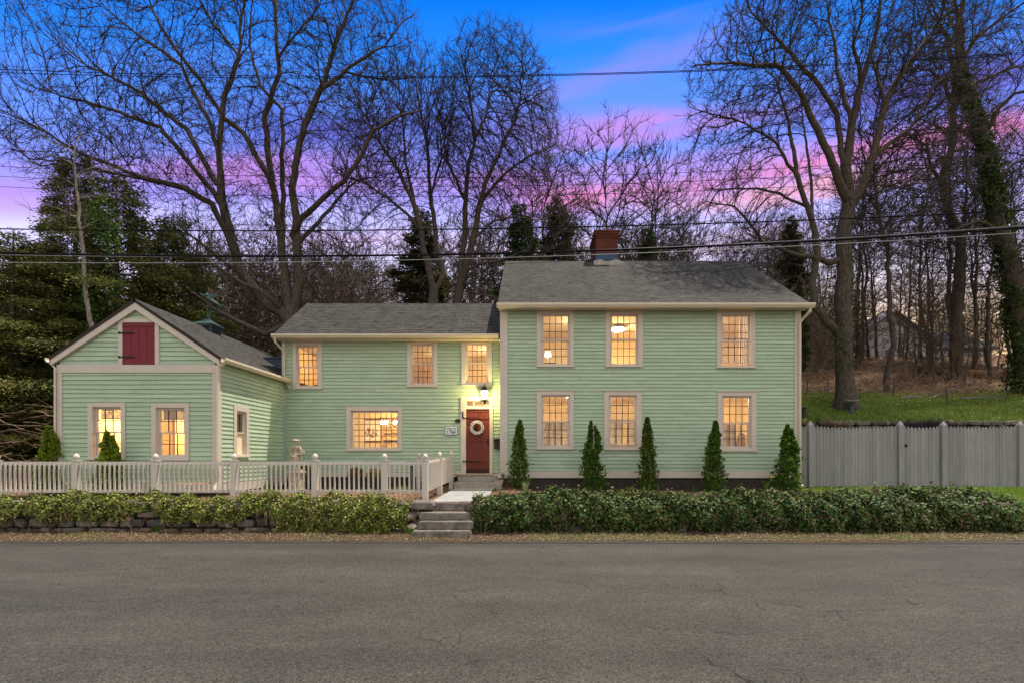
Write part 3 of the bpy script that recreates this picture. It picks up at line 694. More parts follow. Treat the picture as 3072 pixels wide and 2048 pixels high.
rf_right = roof('roof', ((RL, 15.03, 6.22), (RRt, 15.03, 6.22), (RRt, RRY, RRZ + .02), (RL, RRY, RRZ + .02)), ((RRt, 24.6, 6.22), (RL, 24.6, 6.22), (RL, RRY, RRZ + .02), (RRt, RRY, RRZ + .02)))
ML = -7.98
roof('roof', ((ML, 15.62, 5.45), (-.87, 15.62, 5.45), (-.87, MRY, MRZ + .02), (ML, MRY, MRZ + .02)), ((-.87, 20.8, 5.3), (ML, 20.8, 5.3), (ML, MRY, MRZ + .02), (-.87, MRY, MRZ + .02)))
gy0, gy1 = YG - .12, 18.9; GRZ = GAP + .06; gex = GX1 + .15; gez = GRZ - gs * (gex - GCX); gexl = GX0 - .15
roof('roof', ((gex, gy0, gez), (gex, gy1, gez), (GCX, gy1, GRZ), (GCX, gy0, GRZ)), ((gexl, gy1, gez), (gexl, gy0, gez), (GCX, gy0, GRZ), (GCX, gy1, GRZ)))
# gutters (K profile run) and downspouts
def gutter(a, b_, dirv, hh=.12, dd=.11):
    """a->b along the eave, dirv outward"""
    a = Vector(a); b_ = Vector(b_); d = Vector(dirv); up = Vector((0, 0, 1)); mb = MB()
    prof = [(0, 0), (0, hh), (.006, hh), (.006, .01), (dd * .6, .01), (dd, hh * .62), (dd, hh), (dd + .014, hh), (dd + .014, hh * .55), (dd * .64, 0)]
    n = len(prof); pa = [a + d * x + up * z for x, z in prof]; pb = [b_ + d * x + up * z for x, z in prof]
    for i in range(n): mb.face([pa[i], pa[(i + 1) % n], pb[(i + 1) % n], pb[i]])
    mb.face(pa); mb.face(pb[::-1]); return mb.build('gutter', GUTTER, house)
gutter((RL - .02, 15.02, 6.085), (RRt + .05, 15.02, 6.085), (0, -1, 0), hh=.135)
gutter((ML, 15.61, 5.325), (-.93, 15.61, 5.325), (0, -1, 0), hh=.12)
gutter((gex - .015, gy0 + .03, gez - .125), (gex - .015, YM - .06, gez - .125), (1, 0, 0), hh=.12)
gutter((gexl + .015, gy0 + .03, gez - .125), (gexl + .015, gy1, gez - .125), (-1, 0, 0), hh=.12)
def spout(pts, r=.038):
    MB().tube(pts, r, 8, sx=.75).build('downspout', GUTTER, house, smooth=False)
spout([(RX1 + .12, 15.0, 6.10), (RX1 + .10, 15.02, 5.98), (RX1 + .03, 15.25, 5.84), (RX1 - .035, YR - .09, 5.72), (RX1 - .035, YR - .09, .85), (RX1 - .035, YR - .25, .74)], .045)
spout([(ML + .09, 15.55, 5.33), (ML + .10, 15.56, 5.2), (ML + .17, 15.85, 5.03), (ML + .20, YM - .07, 4.9), (ML + .20, YM - .07, 4.05), (ML + .36, YM - .10, 3.88), (ML + .40, YM - .14, 3.80)], .042)
spout([(gex + .03, gy0 + .12, gez - .12), (GX1 + .05, YG - .07, gez - .24), (GX1 + .05, YG - .07, 1.0), (GX1 + .05, YG - .2, .8)], .045)
spout([(gexl - .06, gy0 + .12, gez - .12), (GX0 - .02, YG - .06, gez - .26), (GX0 - .02, YG - .06, .9)], .035)
MB().box(RX0 - .001, RX0 + .002, YR, YR + .001, 1, 1.01).build('trim_pin', TRIM, house) if False else None

# shingled cheek between gable wing roof and the middle block
mb = MB(); yc = 17.0; xa, za = wx(770, yc), wz(1074, yc); xb = wx(846, yc)
zt = za
for k in range(7):
    z1 = zt - k * .115; z0 = z1 - .115
    xs_ = [x for x in (max(xa, GCX + (GRZ - z1) / gs), max(xa, GCX + (GRZ - z0) / gs))]
    if xs_[1] < xb: 
        mb.face([(xs_[1], yc - .02, z0), (xb, yc - .02, z0), (xb, yc, z1), (min(xs_[0], xb), yc, z1)], 0, None, (1, 1, 1))
        mb.face([(xs_[1], yc, z0), (xb, yc, z0), (xb, yc - .02, z0), (xs_[1], yc - .02, z0)])
mb.box(xa - .15, xb, yc - .05, yc + 2.0, zt, zt + .035); mb.box(xa, xb, yc + .03, yc + 1.9, 3.2, zt - .001)
mb.build('roof_cheek', SLATE, house)

# chimney
cx0, cx1, cy0, cy1 = wx(1789, 19.4), wx(1852, 19.4), 19.4, 20.85; cz = wz(693, 19.4)
mb = MB().boxuv(cx0, cx1, cy0, cy1, 8.6, cz - .28)
for k in range(4):
    o_ = .022 * (k + 1); mb.boxuv(cx0 - o_, cx1 + o_, cy0 - o_, cy1 + o_, cz - .28 + .07 * k, cz - .28 + .07 * (k + 1))
mb.boxuv(cx0 + .12, cx1 - .12, cy0 + .15, cy1 - .15, cz, cz + .06)
chim = mb.build('chimney', BRICK, house)
MB().box(cx0 - .02, cx1 + .02, cy0 - .02, cy1 + .02, 9.0, 9.52).build('flashing', mat('blue_flashing', (.03, .06, .12), .6, var=.2), chim)
mb = MB(); 
for k in range(9): x = cx0 - .1 + k * (cx1 - cx0 + .3) / 9; mb.box(x, x + .13, cy0 - .1, cy0 + .0, 9.0, 9.16 + .05 * math.sin(k * 1.3) + .05, j=.02)
mb.build('mortar_patch', CONC, chim)

# cupola with weathervane
cyx, cyy = GCX, 15.3; cz0 = GRZ - .30
mb = MB().box(-.26, .26, -.26, .26, -.45, .12).box(-.30, .30, -.30, .30, .33, .37).box(-.25, -.21, -.25, -.21, .1, .35).box(.21, .25, -.25, -.21, .1, .35).box(-.25, -.21, .21, .25, .1, .35).box(.21, .25, .21, .25, .1, .35).box(-.18, .18, -.18, .18, .1, .34)
cup = mb.build('cupola', CUPGREY, house, loc=(cyx, cyy, cz0))
mb = MB()
for k in range(5):
    z = .14 + k * .042; mb.box(-.22, .22, -.25, -.21, z, z + .014, ); mb.box(.21, .25, -.22, .22, z, z + .014); mb.box(-.22, .22, .21, .25, z, z + .014); mb.box(-.25, -.21, -.22, .22, z, z + .014)
mb.build('louver', CUPGREY, cup)
MB().lathe([(.46, .37), (.46, .385), (.30, .45), (.10, .56), (.04, .60)], n=4, square=True).build('cupola_roof', COPPER, cup)
wv = empty('weathervane', 'verdigris copper weathervane of a flying winged figure above the cupola', 'weathervane', (cyx, cyy, cz0 + .48))
MB().tube([(0, 0, 0), (0, 0, .62)], .010, 6).ball((0, 0, .18), .05, 8).ball((0, 0, .47), .05, 8).build('pole', COPPER, wv)
MB().tube([(-.22, 0, .33), (.42, 0, .30)], .009, 5).tube([(.12, 0, .33), (.34, 0, .48)], .008, 5).build('bar', COPPER, wv)
mb = MB(); W = lambda x, z, y=0: (x, y, z)
mb.tube([W(-.02, .78), W(.10, .68), W(.22, .60), W(.34, .52)], [.055, .06, .05, .035], 8).ball(W(-.03, .84), .065, 8)
mb.tube([W(-.0, .78), W(-.16, .84), W(-.26, .90)], [.03, .022, .012], 6).tube([W(.30, .56), W(.42, .50), W(.50, .52)], [.035, .02, .01], 6).tube([W(.30, .55), W(.38, .45), W(.46, .42)], [.035, .02, .01], 6)
fig = mb.build('figure', COPPER, wv, smooth=True)
mb = MB(); mb.prism([(.02, .82), (.12, .88), (.30, .86), (.42, .80), (.28, .76), (.12, .72)], -.06, -.045); mb.build('wing', COPPER, wv)

# ------- loft door in the gable
f = .105
trim('door_casing', (lX0 - f, lX0, YG - .05, YG, lZ0, lZ1 + .1), (lX1, lX1 + f, YG - .05, YG, lZ0, lZ1 + .1), (lX0, lX1, YG - .05, YG, lZ1, lZ1 + .1))
mb = MB(); nb = 4; bw = (lX1 - lX0) / nb
for k in range(nb): mb.box(lX0 + k * bw + .004, lX0 + (k + 1) * bw - .004, YG - .03, YG, lZ0 + .01, lZ1 - .005)
mb.box(lX0, lX1, YG - .012, YG + .05, lZ0, lZ1); mb.box(lX0 + .01, lX1 - .01, YG - .045, YG - .03, lZ0 + .01, lZ0 + .13); mb.box(lX0 + .01, lX1 - .01, YG - .045, YG - .03, lZ1 - .1, lZ1 - .01)
ld = mb.build('loft_door', MAROON, house, bevel=.003)
for hy in (1000, 1071):
    z = wz(hy, YG); MB().box(lX0 - .07, lX0 + .30, YG - .062, YG - .05, z - .014, z + .014).box(lX0 - .08, lX0 - .05, YG - .07, YG - .05, z - .03, z + .03).build('hinge', IRON, ld)

# ------- front door
cw = .165
trim('door_casing', (dX0 - cw, dX0, YM - .05, YM, 1.1, tZ1 + .11), (dX1, dX1 + .105, YM - .05, YM, 1.1, tZ1 + .11), (dX0, dX1, YM - .05, YM, tZ1, tZ1 + .11), (dX0, dX1, YM - .045, YM + .02, dZ1, dZ1 + .075))
tr = MB().box(dX0, dX1, YM - .02, YM + .02, dZ1 + .075, dZ1 + .10).box(dX0, dX1, YM - .02, YM + .02, tZ1 - .025, tZ1).box(dX0, dX0 + .025, YM - .02, YM + .02, dZ1 + .1, tZ1 - .025).box(dX1 - .025, dX1, YM - .02, YM + .02, dZ1 + .1, tZ1 - .025)
for k in (1, 2): x = dX0 + (dX1 - dX0) * k / 3; tr.box(x - .012, x + .012, YM - .02, YM + .02, dZ1 + .1, tZ1 - .025)
tro = tr.build('transom_window', TRIM, house)
MB().face([(dX0, YM, dZ1 + .08), (dX1, YM, dZ1 + .08), (dX1, YM, tZ1), (dX0, YM, tZ1)]).build('glass', GLASS, tro)
mb = MB(); nb = 6; bw = (dX1 - dX0) / nb
for k in range(nb): mb.box(dX0 + k * bw + .003, dX0 + (k + 1) * bw - .003, YM + .005, YM + .05, dZ0 + .03, dZ1 - .003, c=(1, 1, 1))
mb.box(dX0, dX1, YM + .012, YM + .07, dZ0, dZ1)
hgt = dZ1 - dZ0
for (a, b_) in ((.845, .875), (.495, .535), (.165, .195)): mb.box(dX0 + .01, dX1 - .03, YM - .012, YM + .005, dZ0 + hgt * a, dZ0 + hgt * b_)
mb.box(dX0 + .01, dX1 - .01, YM - .008, YM + .005, dZ1 - .09, dZ1 - .01)
fd = mb.build('front_door', DOORRED, house, bevel=.002)
MB().box(dX0 + .005, dX1 - .005, YM - .02, YM + .004, dZ0 + .0, dZ0 + .14).build('kick_board', mat('dark_red_board', (.045, .012, .010), .6), fd)
for q, fr in enumerate((.86, .18)):
    z = dZ0 + hgt * fr; m = MB().box(dX0 - .07, dX0 + .44, YM - .064, YM - .052, z - .013, z + .013).box(dX0 - .09, dX0 - .05, YM - .07, YM - .05, z - .035, z + .03)
    if q == 0: m.box(dX0 - .11, dX0 - .075, YM - .064, YM - .05, z, z + .19).box(dX0 - .125, dX0 - .085, YM - .066, YM - .05, z + .17, z + .20)
    m.build('strap_hinge', IRON, fd)
MB().box(dX1 - .06, dX1 - .035, YM - .06, YM - .03, dZ0 + hgt * .45, dZ0 + hgt * .53).box(dX1 - .075, dX1 - .02, YM - .035, YM - .012, dZ0 + hgt * .44, dZ0 + hgt * .46).box(dX1 - .075, dX1 - .02, YM - .035, YM - .012, dZ0 + hgt * .52, dZ0 + hgt * .535).build('handle', IRON, fd)
MB().tube([(dX0 + .335 + .03 * math.sin(a), YM - .04, dZ0 + hgt * .695 + .04 * math.cos(a)) for a in [i * PI / 6 for i in range(12)]], .009, 5).box(dX0 + .31, dX0 + .36, YM - .03, YM - .01, dZ0 + hgt * .71, dZ0 + hgt * .75).build('knocker', IRON, fd)
def text(name, s, size, loc, m, parent, ext=.003, bold=0.0, align='CENTER', sx=1.0):
    cu = bpy.data.curves.new(name, 'FONT'); cu.body = s; cu.size = size; cu.extrude = ext; cu.align_x = align; cu.align_y = 'CENTER'; cu.offset = bold; cu.resolution_u = 3
    tmp = bpy.data.objects.new(name, cu); COL.objects.link(tmp); dg = bpy.context.evaluated_depsgraph_get(); me = bpy.data.meshes.new_from_object(tmp.evaluated_get(dg))
    bpy.data.objects.remove(tmp); o = link(name, me, m, parent, loc); o.rotation_euler = (PI / 2, 0, 0); o.scale = (sx, 1, 1); return o
text('numerals', '371', .16, (dX0 + .50, YM + .001, dZ0 + hgt * .915), mat('dull_red_numeral', (.10, .03, .022), .6), fd, ext=.006, sx=1.15)
# wreath
wr = empty('wreath', 'round white leaf wreath hanging on the red front door', 'wreath', (wx(1432, YM), YM - .075, wz(1282, YM)))
V_, F_ = [], []; mb = MB()
mb.tube([(.175 * math.cos(a), 0, .175 * math.sin(a)) for a in [i * 2 * PI / 24 for i in range(25)]], .03, 6, cap=False); mb.build('ring', mat('wreath_base', (.35, .33, .31), .8), wr)
mb = MB()
for k in range(26):
    a = 2 * PI * k / 26; rr = .175 + (.028 if k % 2 else -.022); c = Vector((rr * math.cos(a), -.03, rr * math.sin(a))); t = Vector((-math.sin(a), 0, math.cos(a))) * .075 + Vector((math.cos(a), 0, math.sin(a))) * random.uniform(-.02, .02); n_ = Vector((math.cos(a), 0, math.sin(a))) * .026
    mb.face([c - t, c - n_ + Vector((0, -.012, 0)), c + t, c + Vector((0, -.02, 0))]); mb.face([c - t, c + Vector((0, -.02, 0)), c + t, c + n_ + Vector((0, -.008, 0))])
mb.build('leaves', mat('wreath_white', (.46, .455, .47), .7, var=.2, vscale=20), wr)
# lantern over the door
lt = empty('wall_lantern', 'lit black post style lantern glowing above the front door', 'lantern', (wx(1454.5, YM), YM - .13, wz(1183, YM)))
LZ = .0107
MB().lathe([(.155, .10), (.165, .115), (.10, .20), (.065, .23), (.075, .24), (.03, .27), (.012, .33), (.004, .37)], n=4, square=True).build('lantern_roof', IRON, lt)
mb = MB()
for sx_ in (-1, 1):
    for sy_ in (-1, 1): mb.tube([(sx_ * .065, sy_ * .065, -.16), (sx_ * .105, sy_ * .105, .10)], .007, 4)
mb.box(-.07, .07, -.07, .07, -.175, -.155); mb.tube([(0, 0, -.17), (0, 0, -.25), (0, .08, -.25)], .012, 6); mb.box(-.035, .035, .08, .10, -.30, -.19); mb.tube([(0, .08, .26), (0, .02, .30), (0, 0, .27)], .008, 5)
mb.build('lantern_frame', IRON, lt)
mb = MB(); a_, b2 = .062, .10
for q in (((-1, -1), (1, -1)), ((1, -1), (1, 1)), ((1, 1), (-1, 1)), ((-1, 1), (-1, -1))):
    mb.face([(q[0][0] * a_, q[0][1] * a_, -.155), (q[1][0] * a_, q[1][1] * a_, -.155), (q[1][0] * b2, q[1][1] * b2, .095), (q[0][0] * b2, q[0][1] * b2, .095)])
mb.build('lantern_glass', LANTG, lt)
pl = bpy.data.lights.new('lantern_light', 'POINT'); pl.energy = 80; pl.color = (1, .76, .26); pl.shadow_soft_size = .06
plo = bpy.data.objects.new('lantern_light', pl); COL.objects.link(plo); plo.parent = lt; plo.location = (0, -.18, -.02)
# sign, plaque, mailbox
sg = empty('house_sign', 'white black-bordered rectangular house sign reading 1760', 'sign', (wx(1354.5, YM), YM - .05, wz(1290.5, YM)))
MB().box(-.20, .20, 0, .022, -.145, .145).build('frame', BLACK, sg, bevel=.004)
MB().box(-.187, .187, -.006, 0, -.132, .132).build('panel', SIGNW, sg)
mb = MB(); 
for b_ in ((-.165, .165, .112, .117), (-.165, .165, -.117, -.112), (-.165, -.160, -.112, .112), (.160, .165, -.112, .112)): mb.box(b_[0], b_[1], -.008, -.006, b_[2], b_[3])
mb.build('border_line', BLACK, sg)
text('date_numerals', '1760', .155, (0, -.008, -.045), BLACK, sg, sx=.95, bold=.003); text('name_lettering', 'SIMEON CASE', .052, (0, -.008, .058), BLACK, sg, sx=.92, bold=.001)
pq = MB().lathe([(.09, -.008), (.095, 0), (.09, .008), (.08, .012), (0.001, .012)], n=24)
pqo = pq.build('oval_plaque', mat('bronze_plaque', (.035, .022, .012), .4, metal=.5), None, loc=(wx(1374, YM), YM - .045, wz(1261, YM))); pqo.rotation_euler = (PI / 2, 0, 0); pqo.scale = (1, .66, 1)
tag(pqo, 'small dark oval metal plaque on the siding beside the door casing', 'plaque')
mbx = empty('mailbox', 'black wall mailbox between the front door and the right block', 'mailbox', (wx(1492.5, YM), YM - .14, wz(1346, YM)))
MB().box(-.10, .10, 0, .11, 0, .28).build('box', mat('mailbox_black', (.018, .014, .012), .45), mbx, bevel=.01)
MB().prism([(-.106, .25), (.106, .25), (.106, .33), (-.106, .33)], -.012, .11).build('lid', IRON, mbx, bevel=.01)

# ------- rooms behind the windows
def room(x0, x1, y0, y1, z0, z1, parts=(), floor=WOODF):
    mb = MB()
    mb.face([(x0, y1, z0), (x1, y1, z0), (x1, y1, z1), (x0, y1, z1)], 0); mb.face([(x0, y0, z0), (x0, y1, z0), (x0, y1, z1), (x0, y0, z1)], 0); mb.face([(x1, y1, z0), (x1, y0, z0), (x1, y0, z1), (x1, y1, z1)], 0)
    mb.face([(x0, y0, z1), (x1, y0, z1), (x1, y1, z1), (x0, y1, z1)], 1); mb.face([(x0, y0, z0), (x0, y1, z0), (x1, y1, z0), (x1, y0, z0)], 2)
    for p in parts: mb.box(*p, 0)
    mb.build('room', [ROOMW, ROOMC, floor], house)
def fixture(x, y, z, r=.12, cat_label=None, estr=60, kind='ceiling_light', tint=(1.0, .70, .34)):
    e = empty(kind, cat_label, 'ceiling light', (x, y, z))
    MB().lathe([(r * .7, -.0), (r * 1.05, -.025), (r * 1.05, -.035)], n=14).build('base', mat('brass', (.35, .25, .10), .4, metal=.7), e)
    MB().lathe([(r, -.036), (r * .95, -.065), (r * .6, -.10), (r * .1, -.118)], n=12).build('shade', LAMPM if estr == 60 else mat('lit_lamp_%d' % estr, (1, .9, .7), .5, emit=tint, estr=estr*LK), e)
t = .12
room(RX0 + t, RX1 - t, YR + .03, 19.4, 1.25, 3.72, [(2.05, 2.15, YR + 1.2, 19.4, 1.25, 3.72), (4.7, 4.8, YR + .05, 19.4, 1.25, 3.72)])
room(RX0 + t, RX1 - t, YR + .03, 19.4, 3.85, 6.10, [(2.05, 2.15, YR + .3, 19.4, 3.85, 6.1), (4.7, 4.8, YR + .05, 19.4, 3.85, 6.1)])
room(MX0 + t, MX1 - .05, YM + .03, 19.6, 1.15, 3.42, [(-2.35, -2.25, YM + .1, 19.6, 1.15, 3.42)])
room(MX0 + t, MX1 - .05, YM + .03, 19.6, 3.46, 5.28, [(-5.2, -5.1, YM + .05, 19.6, 3.46, 5.28), (-2.45, -2.35, YM + .05, 19.6, 3.46, 5.28)])
room(GX0 + t, GX1 - .06, YG + .03, 17.2, .8, 3.15, [(-10.0, -9.92, YG + 1.5, 17.2, .8, 3.15)])
fixture(1.35, YR + 1.1, 3.71, .13, 'bright ceiling lamp seen through the lower left window of the right block')
fixture(3.35, YR + 1.0, 3.71, .13, 'bright ceiling lamp seen through the lower middle window of the right block')
fixture(6.3, YR + 1.5, 3.71, .13, 'ceiling lamp in the lower right corner room of the right block', estr=75)
fixture(1.72, YR + 1.0, 6.09, .13, 'ceiling lamp in the upper left room of the right block')
fixture(3.05, YR + 1.7, 6.03, .24, 'round flush ceiling light glowing in the upper middle window', estr=28)
fixture(5.15, YR + 1.3, 6.09, .13, 'ceiling lamp in the upper right room of the right block', estr=85, tint=(1, .74, .48))
fixture(-6.2, YM + 1.2, 5.27, .12, 'ceiling lamp in the upper left room of the middle section', estr=34, tint=(1, .58, .2))
fixture(-2.75, YM + 1.6, 5.27, .12, 'ceiling lamp in the upper room left of the lantern', estr=45)
fixture(-1.02, YM + 1.0, 5.27, .12, 'ceiling lamp in the small room over the front door', estr=75)
fixture(-1.0, YM + 1.5, 3.41, .10, 'entry hall ceiling lamp behind the transom', estr=60)
fixture(-9.0, YG + 1.6, 3.14, .12, 'ceiling lamp in the right room of the gabled wing', estr=55, tint=(1, .60, .22))
fixture(-10.9, YG + 1.8, 3.14, .12, 'ceiling lamp in the left room of the gabled wing', estr=71, tint=(1, .62, .25))
# chandelier in the dining room
chx, chy, chz = wx(1172, 18.0), 18.0, wz(1272, 18.0)
ch = empty('chandelier', 'small chandelier with bright shades in the picture window', 'chandelier', (chx, chy, chz))
MB().tube([(0, 0, 3.42 - chz), (0, 0, -.05)], .01, 5).ball((0, 0, -.03), .04, 8).build('stem', MUNTIN, ch)
for k in range(6):
    a = k * PI / 3 + .3; ex, ey = .30 * math.cos(a), .30 * math.sin(a)
    arm = MB().tube([(0, 0, -.04), (ex * .5, ey * .5, -.10), (ex, ey, -.04), (ex, ey, .02)], .008, 5).build('arm', MUNTIN, ch)
    MB().lathe([(.035, .02), (.05, .10), (.03, .12)], c=(ex, ey, 0), n=8).build('shade', mat('lit_shade', (1, .9, .7), .5, emit=(1, .64, .25), estr=28*LK), arm)
mb = MB(); xa_, za_ = wx(2225, YR), wz(1094, YR)
for k in range(7): mb.face([(xa_ + k * .035, YR + .20 + .02 * (k % 2), za_), (xa_ + (k + 1) * .035, YR + .20 + .02 * ((k + 1) % 2), za_), (xa_ + (k + 1) * .035, YR + .20 + .02 * ((k + 1) % 2), 6.0), (xa_ + k * .035, YR + .20 + .02 * (k % 2), 6.0)])
mb.build('curtain', mat('sheer_curtain', (.75, .66, .58), .9, transl=.5), house)
cz_ = wz(1150, YM); mb = MB()
for k in range(9):
    xa = -3.76 + k * .085; mb.face([(xa, YM + .20 + .025 * (k % 2), cz_), (xa + .085, YM + .20 + .025 * ((k + 1) % 2), cz_), (xa + .085, YM + .20 + .025 * ((k + 1) % 2), cz_ + .64), (xa, YM + .20 + .025 * (k % 2), cz_ + .64)])
mb.build('curtain', mat('cafe_curtain', (.36, .22, .12), .9, transl=.6), house)
# furniture glimpsed inside
pc = empty('framed_picture', 'framed picture hanging on the dining room wall', 'picture', (wx(1106, 19.55), 19.55, wz(1288, 19.55)))
MB().box(-.55, .55, 0, .04, -.5, .45).build('frame', mat('picture_frame', (.16, .09, .04), .5), pc); MB().box(-.47, .47, -.01, 0, -.42, .37).build('mat_board', WHITE, pc)
mb = MB(); 
for k in range(24): x = random.uniform(-.38, .30); z = random.uniform(-.32, -.02); mb.box(x, x + random.uniform(.04, .1), -.014, -.01, z, z + random.uniform(.03, .12))
mb.build('print', mat('print_ink', (.25, .16, .09), .8), pc)
def table(x, y, z0, w, d, h, label, m=WOODB):
    e = empty('table', label, 'table', (x, y, z0)); MB().box(-w / 2, w / 2, -d / 2, d / 2, h - .03, h).build('table_top', m, e, bevel=.004)
    for sx_ in (-1, 1):
        for sy_ in (-1, 1): MB().box(sx_ * (w / 2 - .05) - .025, sx_ * (w / 2 - .05) + .025, sy_ * (d / 2 - .05) - .025, sy_ * (d / 2 - .05) + .025, 0, h - .03).build('leg', m, e)
table(-4.9, 17.6, 1.15, 1.5, .8, .74, 'wooden dining table inside the picture window')
table(-8.45, YG + 1.5, .8, .8, .5, .78, 'dark side table in the right window of the gabled wing')
hutch = empty('hutch', 'glass fronted dining room hutch at the right of the picture window', 'hutch', (wx(1178, 19.2), 19.2, 1.15))
MB().box(-.5, .5, 0, .4, 0, .8).box(-.45, .45, .1, .4, .8, .84).build('base', WOODB, hutch)
mb = MB().box(-.45, -.41, .12, .4, .84, 1.95).box(.41, .45, .12, .4, .84, 1.95).box(-.41, .41, .36, .4, .84, 1.95).box(-.45, .45, .1, .4, 1.95, 2.0)
for z in (1.15, 1.42, 1.68): mb.box(-.41, .41, .14, .36, z, z + .02)
mb.build('shelves', mat('pale_wood', (.5, .36, .2), .6), hutch)
for (x, y, z0, h_, lab) in ((3.78, YR + .7, 3.85, .98, 'dark headboard in the upper middle window of the right block'),):
    e = empty('headboard', lab, 'headboard', (x, y, z0)); MB().box(-.32, .32, 0, .05, 0, h_).build('panel', WOODB, e, bevel=.01)
def table_lamp(x, y, z, label):
    e = empty('table_lamp', label, 'lamp', (x, y, z)); MB().lathe([(.06, 0), (.06, .02), (.02, .04), (.05, .14), (.02, .24), (.01, .28)], n=12).build('lamp_base', WHITE, e, smooth=True)
    MB().lathe([(.12, .24), (.07, .40), (.001, .401)], n=14).build('lamp_shade', mat('lit_fabric', (1, .9, .75), .8, emit=(1, .78, .45), estr=5), e)
table_lamp(.62, YR + .55, wz(1091, YR + .55), 'glowing table lamp in the upper left window of the right block')
table_lamp(-6.72, YM + .5, wz(1155, YM + .5), 'small glowing table lamp in the upper left window of the middle section')
nst = empty('night_stand', 'night stand under the lamp in the upper left window of the right block', 'night stand', (.62, YR + .55, 3.85)); MB().box(-.25, .25, -.2, .2, 0, wz(1091, YR + .55) - 3.85 - .001).build('cabinet', WOODB, nst)
nst = empty('night_stand', 'night stand under the lamp in the upper left window of the middle section', 'night stand', (-6.72, YM + .5, 3.42)); MB().box(-.25, .25, -.2, .2, 0, wz(1155, YM + .5) - 3.42 - .001).build('cabinet', WOODB, nst)
mb = MB()
for (xa, xb, y, z0, z1) in ((-6.9, -6.5, 19.55, 1.2, 3.1), (-10.9, -10.2, 17.15, .85, 2.9), (.9, 1.5, 19.35, 3.9, 5.75), (5.6, 6.3, 19.35, 1.3, 3.3), (-8.6, -8.35, 17.15, .85, 2.7)):
    mb.box(xa - .09, xa, y - .03, y, z0, z1 + .09); mb.box(xb, xb + .09, y - .03, y, z0, z1 + .09); mb.box(xa, xb, y - .03, y, z1, z1 + .09); mb.box(xa, xb, y - .015, y, z0, z1)
mb.build('inner_door', mat('inner_trim', (.80, .72, .58), .6), house)

# ------------------------------------------------------------------ steps, path, walls
st = empty('stone_steps', 'four rough granite steps rising from the road to the path', 'steps', (0, 0, 0))
def slab(name, x0, x1, y0, y1, z0, z1, m, parent, seed=0, sk=0.0):
    rng = random.Random(seed); bm = bmesh.new(); bmesh.ops.create_cube(bm, size=1)
    for v in bm.verts: v.co = Vector(((x0 + x1) / 2 + v.co.x * (x1 - x0), (y0 + y1) / 2 + v.co.y * (y1 - y0), (z0 + z1) / 2 + v.co.z * (z1 - z0)))
    bmesh.ops.bevel(bm, geom=bm.edges[:], offset=.018, segments=2, affect='EDGES')
    bmesh.ops.subdivide_edges(bm, edges=[e for e in bm.edges if e.calc_length() > .25], cuts=7, use_grid_fill=True)
    from mathutils import noise
    for v in bm.verts:
        n_ = noise.noise_vector(v.co * 6 + Vector((seed * 3, 0, 0))); v.co += Vector((n_.x * .012, n_.y * .016, n_.z * .008)); v.co.z += sk * (v.co.x - (x0 + x1) / 2)
    me = bpy.data.meshes.new(name); bm.to_mesh(me); bm.free(); return link(name, me, m, parent)
slab('step', -2.345, -1.17, 10.02, 10.55, -.03, .135, STONE, st, 1); slab('step', -2.257, -1.15, 10.23, 10.8, .136, .30, STONE, st, 2)
slab('step', -2.28, -1.20, 10.43, 11.1, .302, .453, STONE, st, 3, -.01); slab('step', -2.186, -1.37, 10.82, 11.3, .455, .626, STONE, st, 4, -.015); slab('step', -1.35, -1.22, 10.84, 11.2, .46, .625, STONE, st, 5)
mb = MB()
for k, (ya, yb) in enumerate(((11.31, 12.5), (12.51, 13.9), (13.91, 15.24))):
    za, zb = .625 + .02 * (ya - 11.3), .625 + .02 * (yb - 11.3); xa, xb = -2.20, -1.02
    P8 = [(xa, ya, za - .08), (xb, ya, za - .08), (xb, yb, zb - .08), (xa, yb, zb - .08), (xa, ya, za), (xb, ya, za), (xb, yb, zb), (xa, yb, zb)]
    for q in ((0, 1, 5, 4), (1, 2, 6, 5), (2, 3, 7, 6), (3, 0, 4, 7), (4, 5, 6, 7)): mb.face([P8[i] for i in q])
tag(mb.build('path', BLUEST, bevel=.006), kind='structure')
ds = empty('door_steps', 'two pale stone steps and a landing slab in front of the red door', 'steps')
slab('step', -2.27, -.98, 15.22, 15.7, .60, .875, GRANITEL, ds, 11); slab('step', -2.20, -.90, 15.56, 15.95, .876, 1.055, CONC, ds, 12); slab('landing', -2.30, -.86, 15.53, 15.99, 1.056, 1.115, GRANITEL, ds, 13)

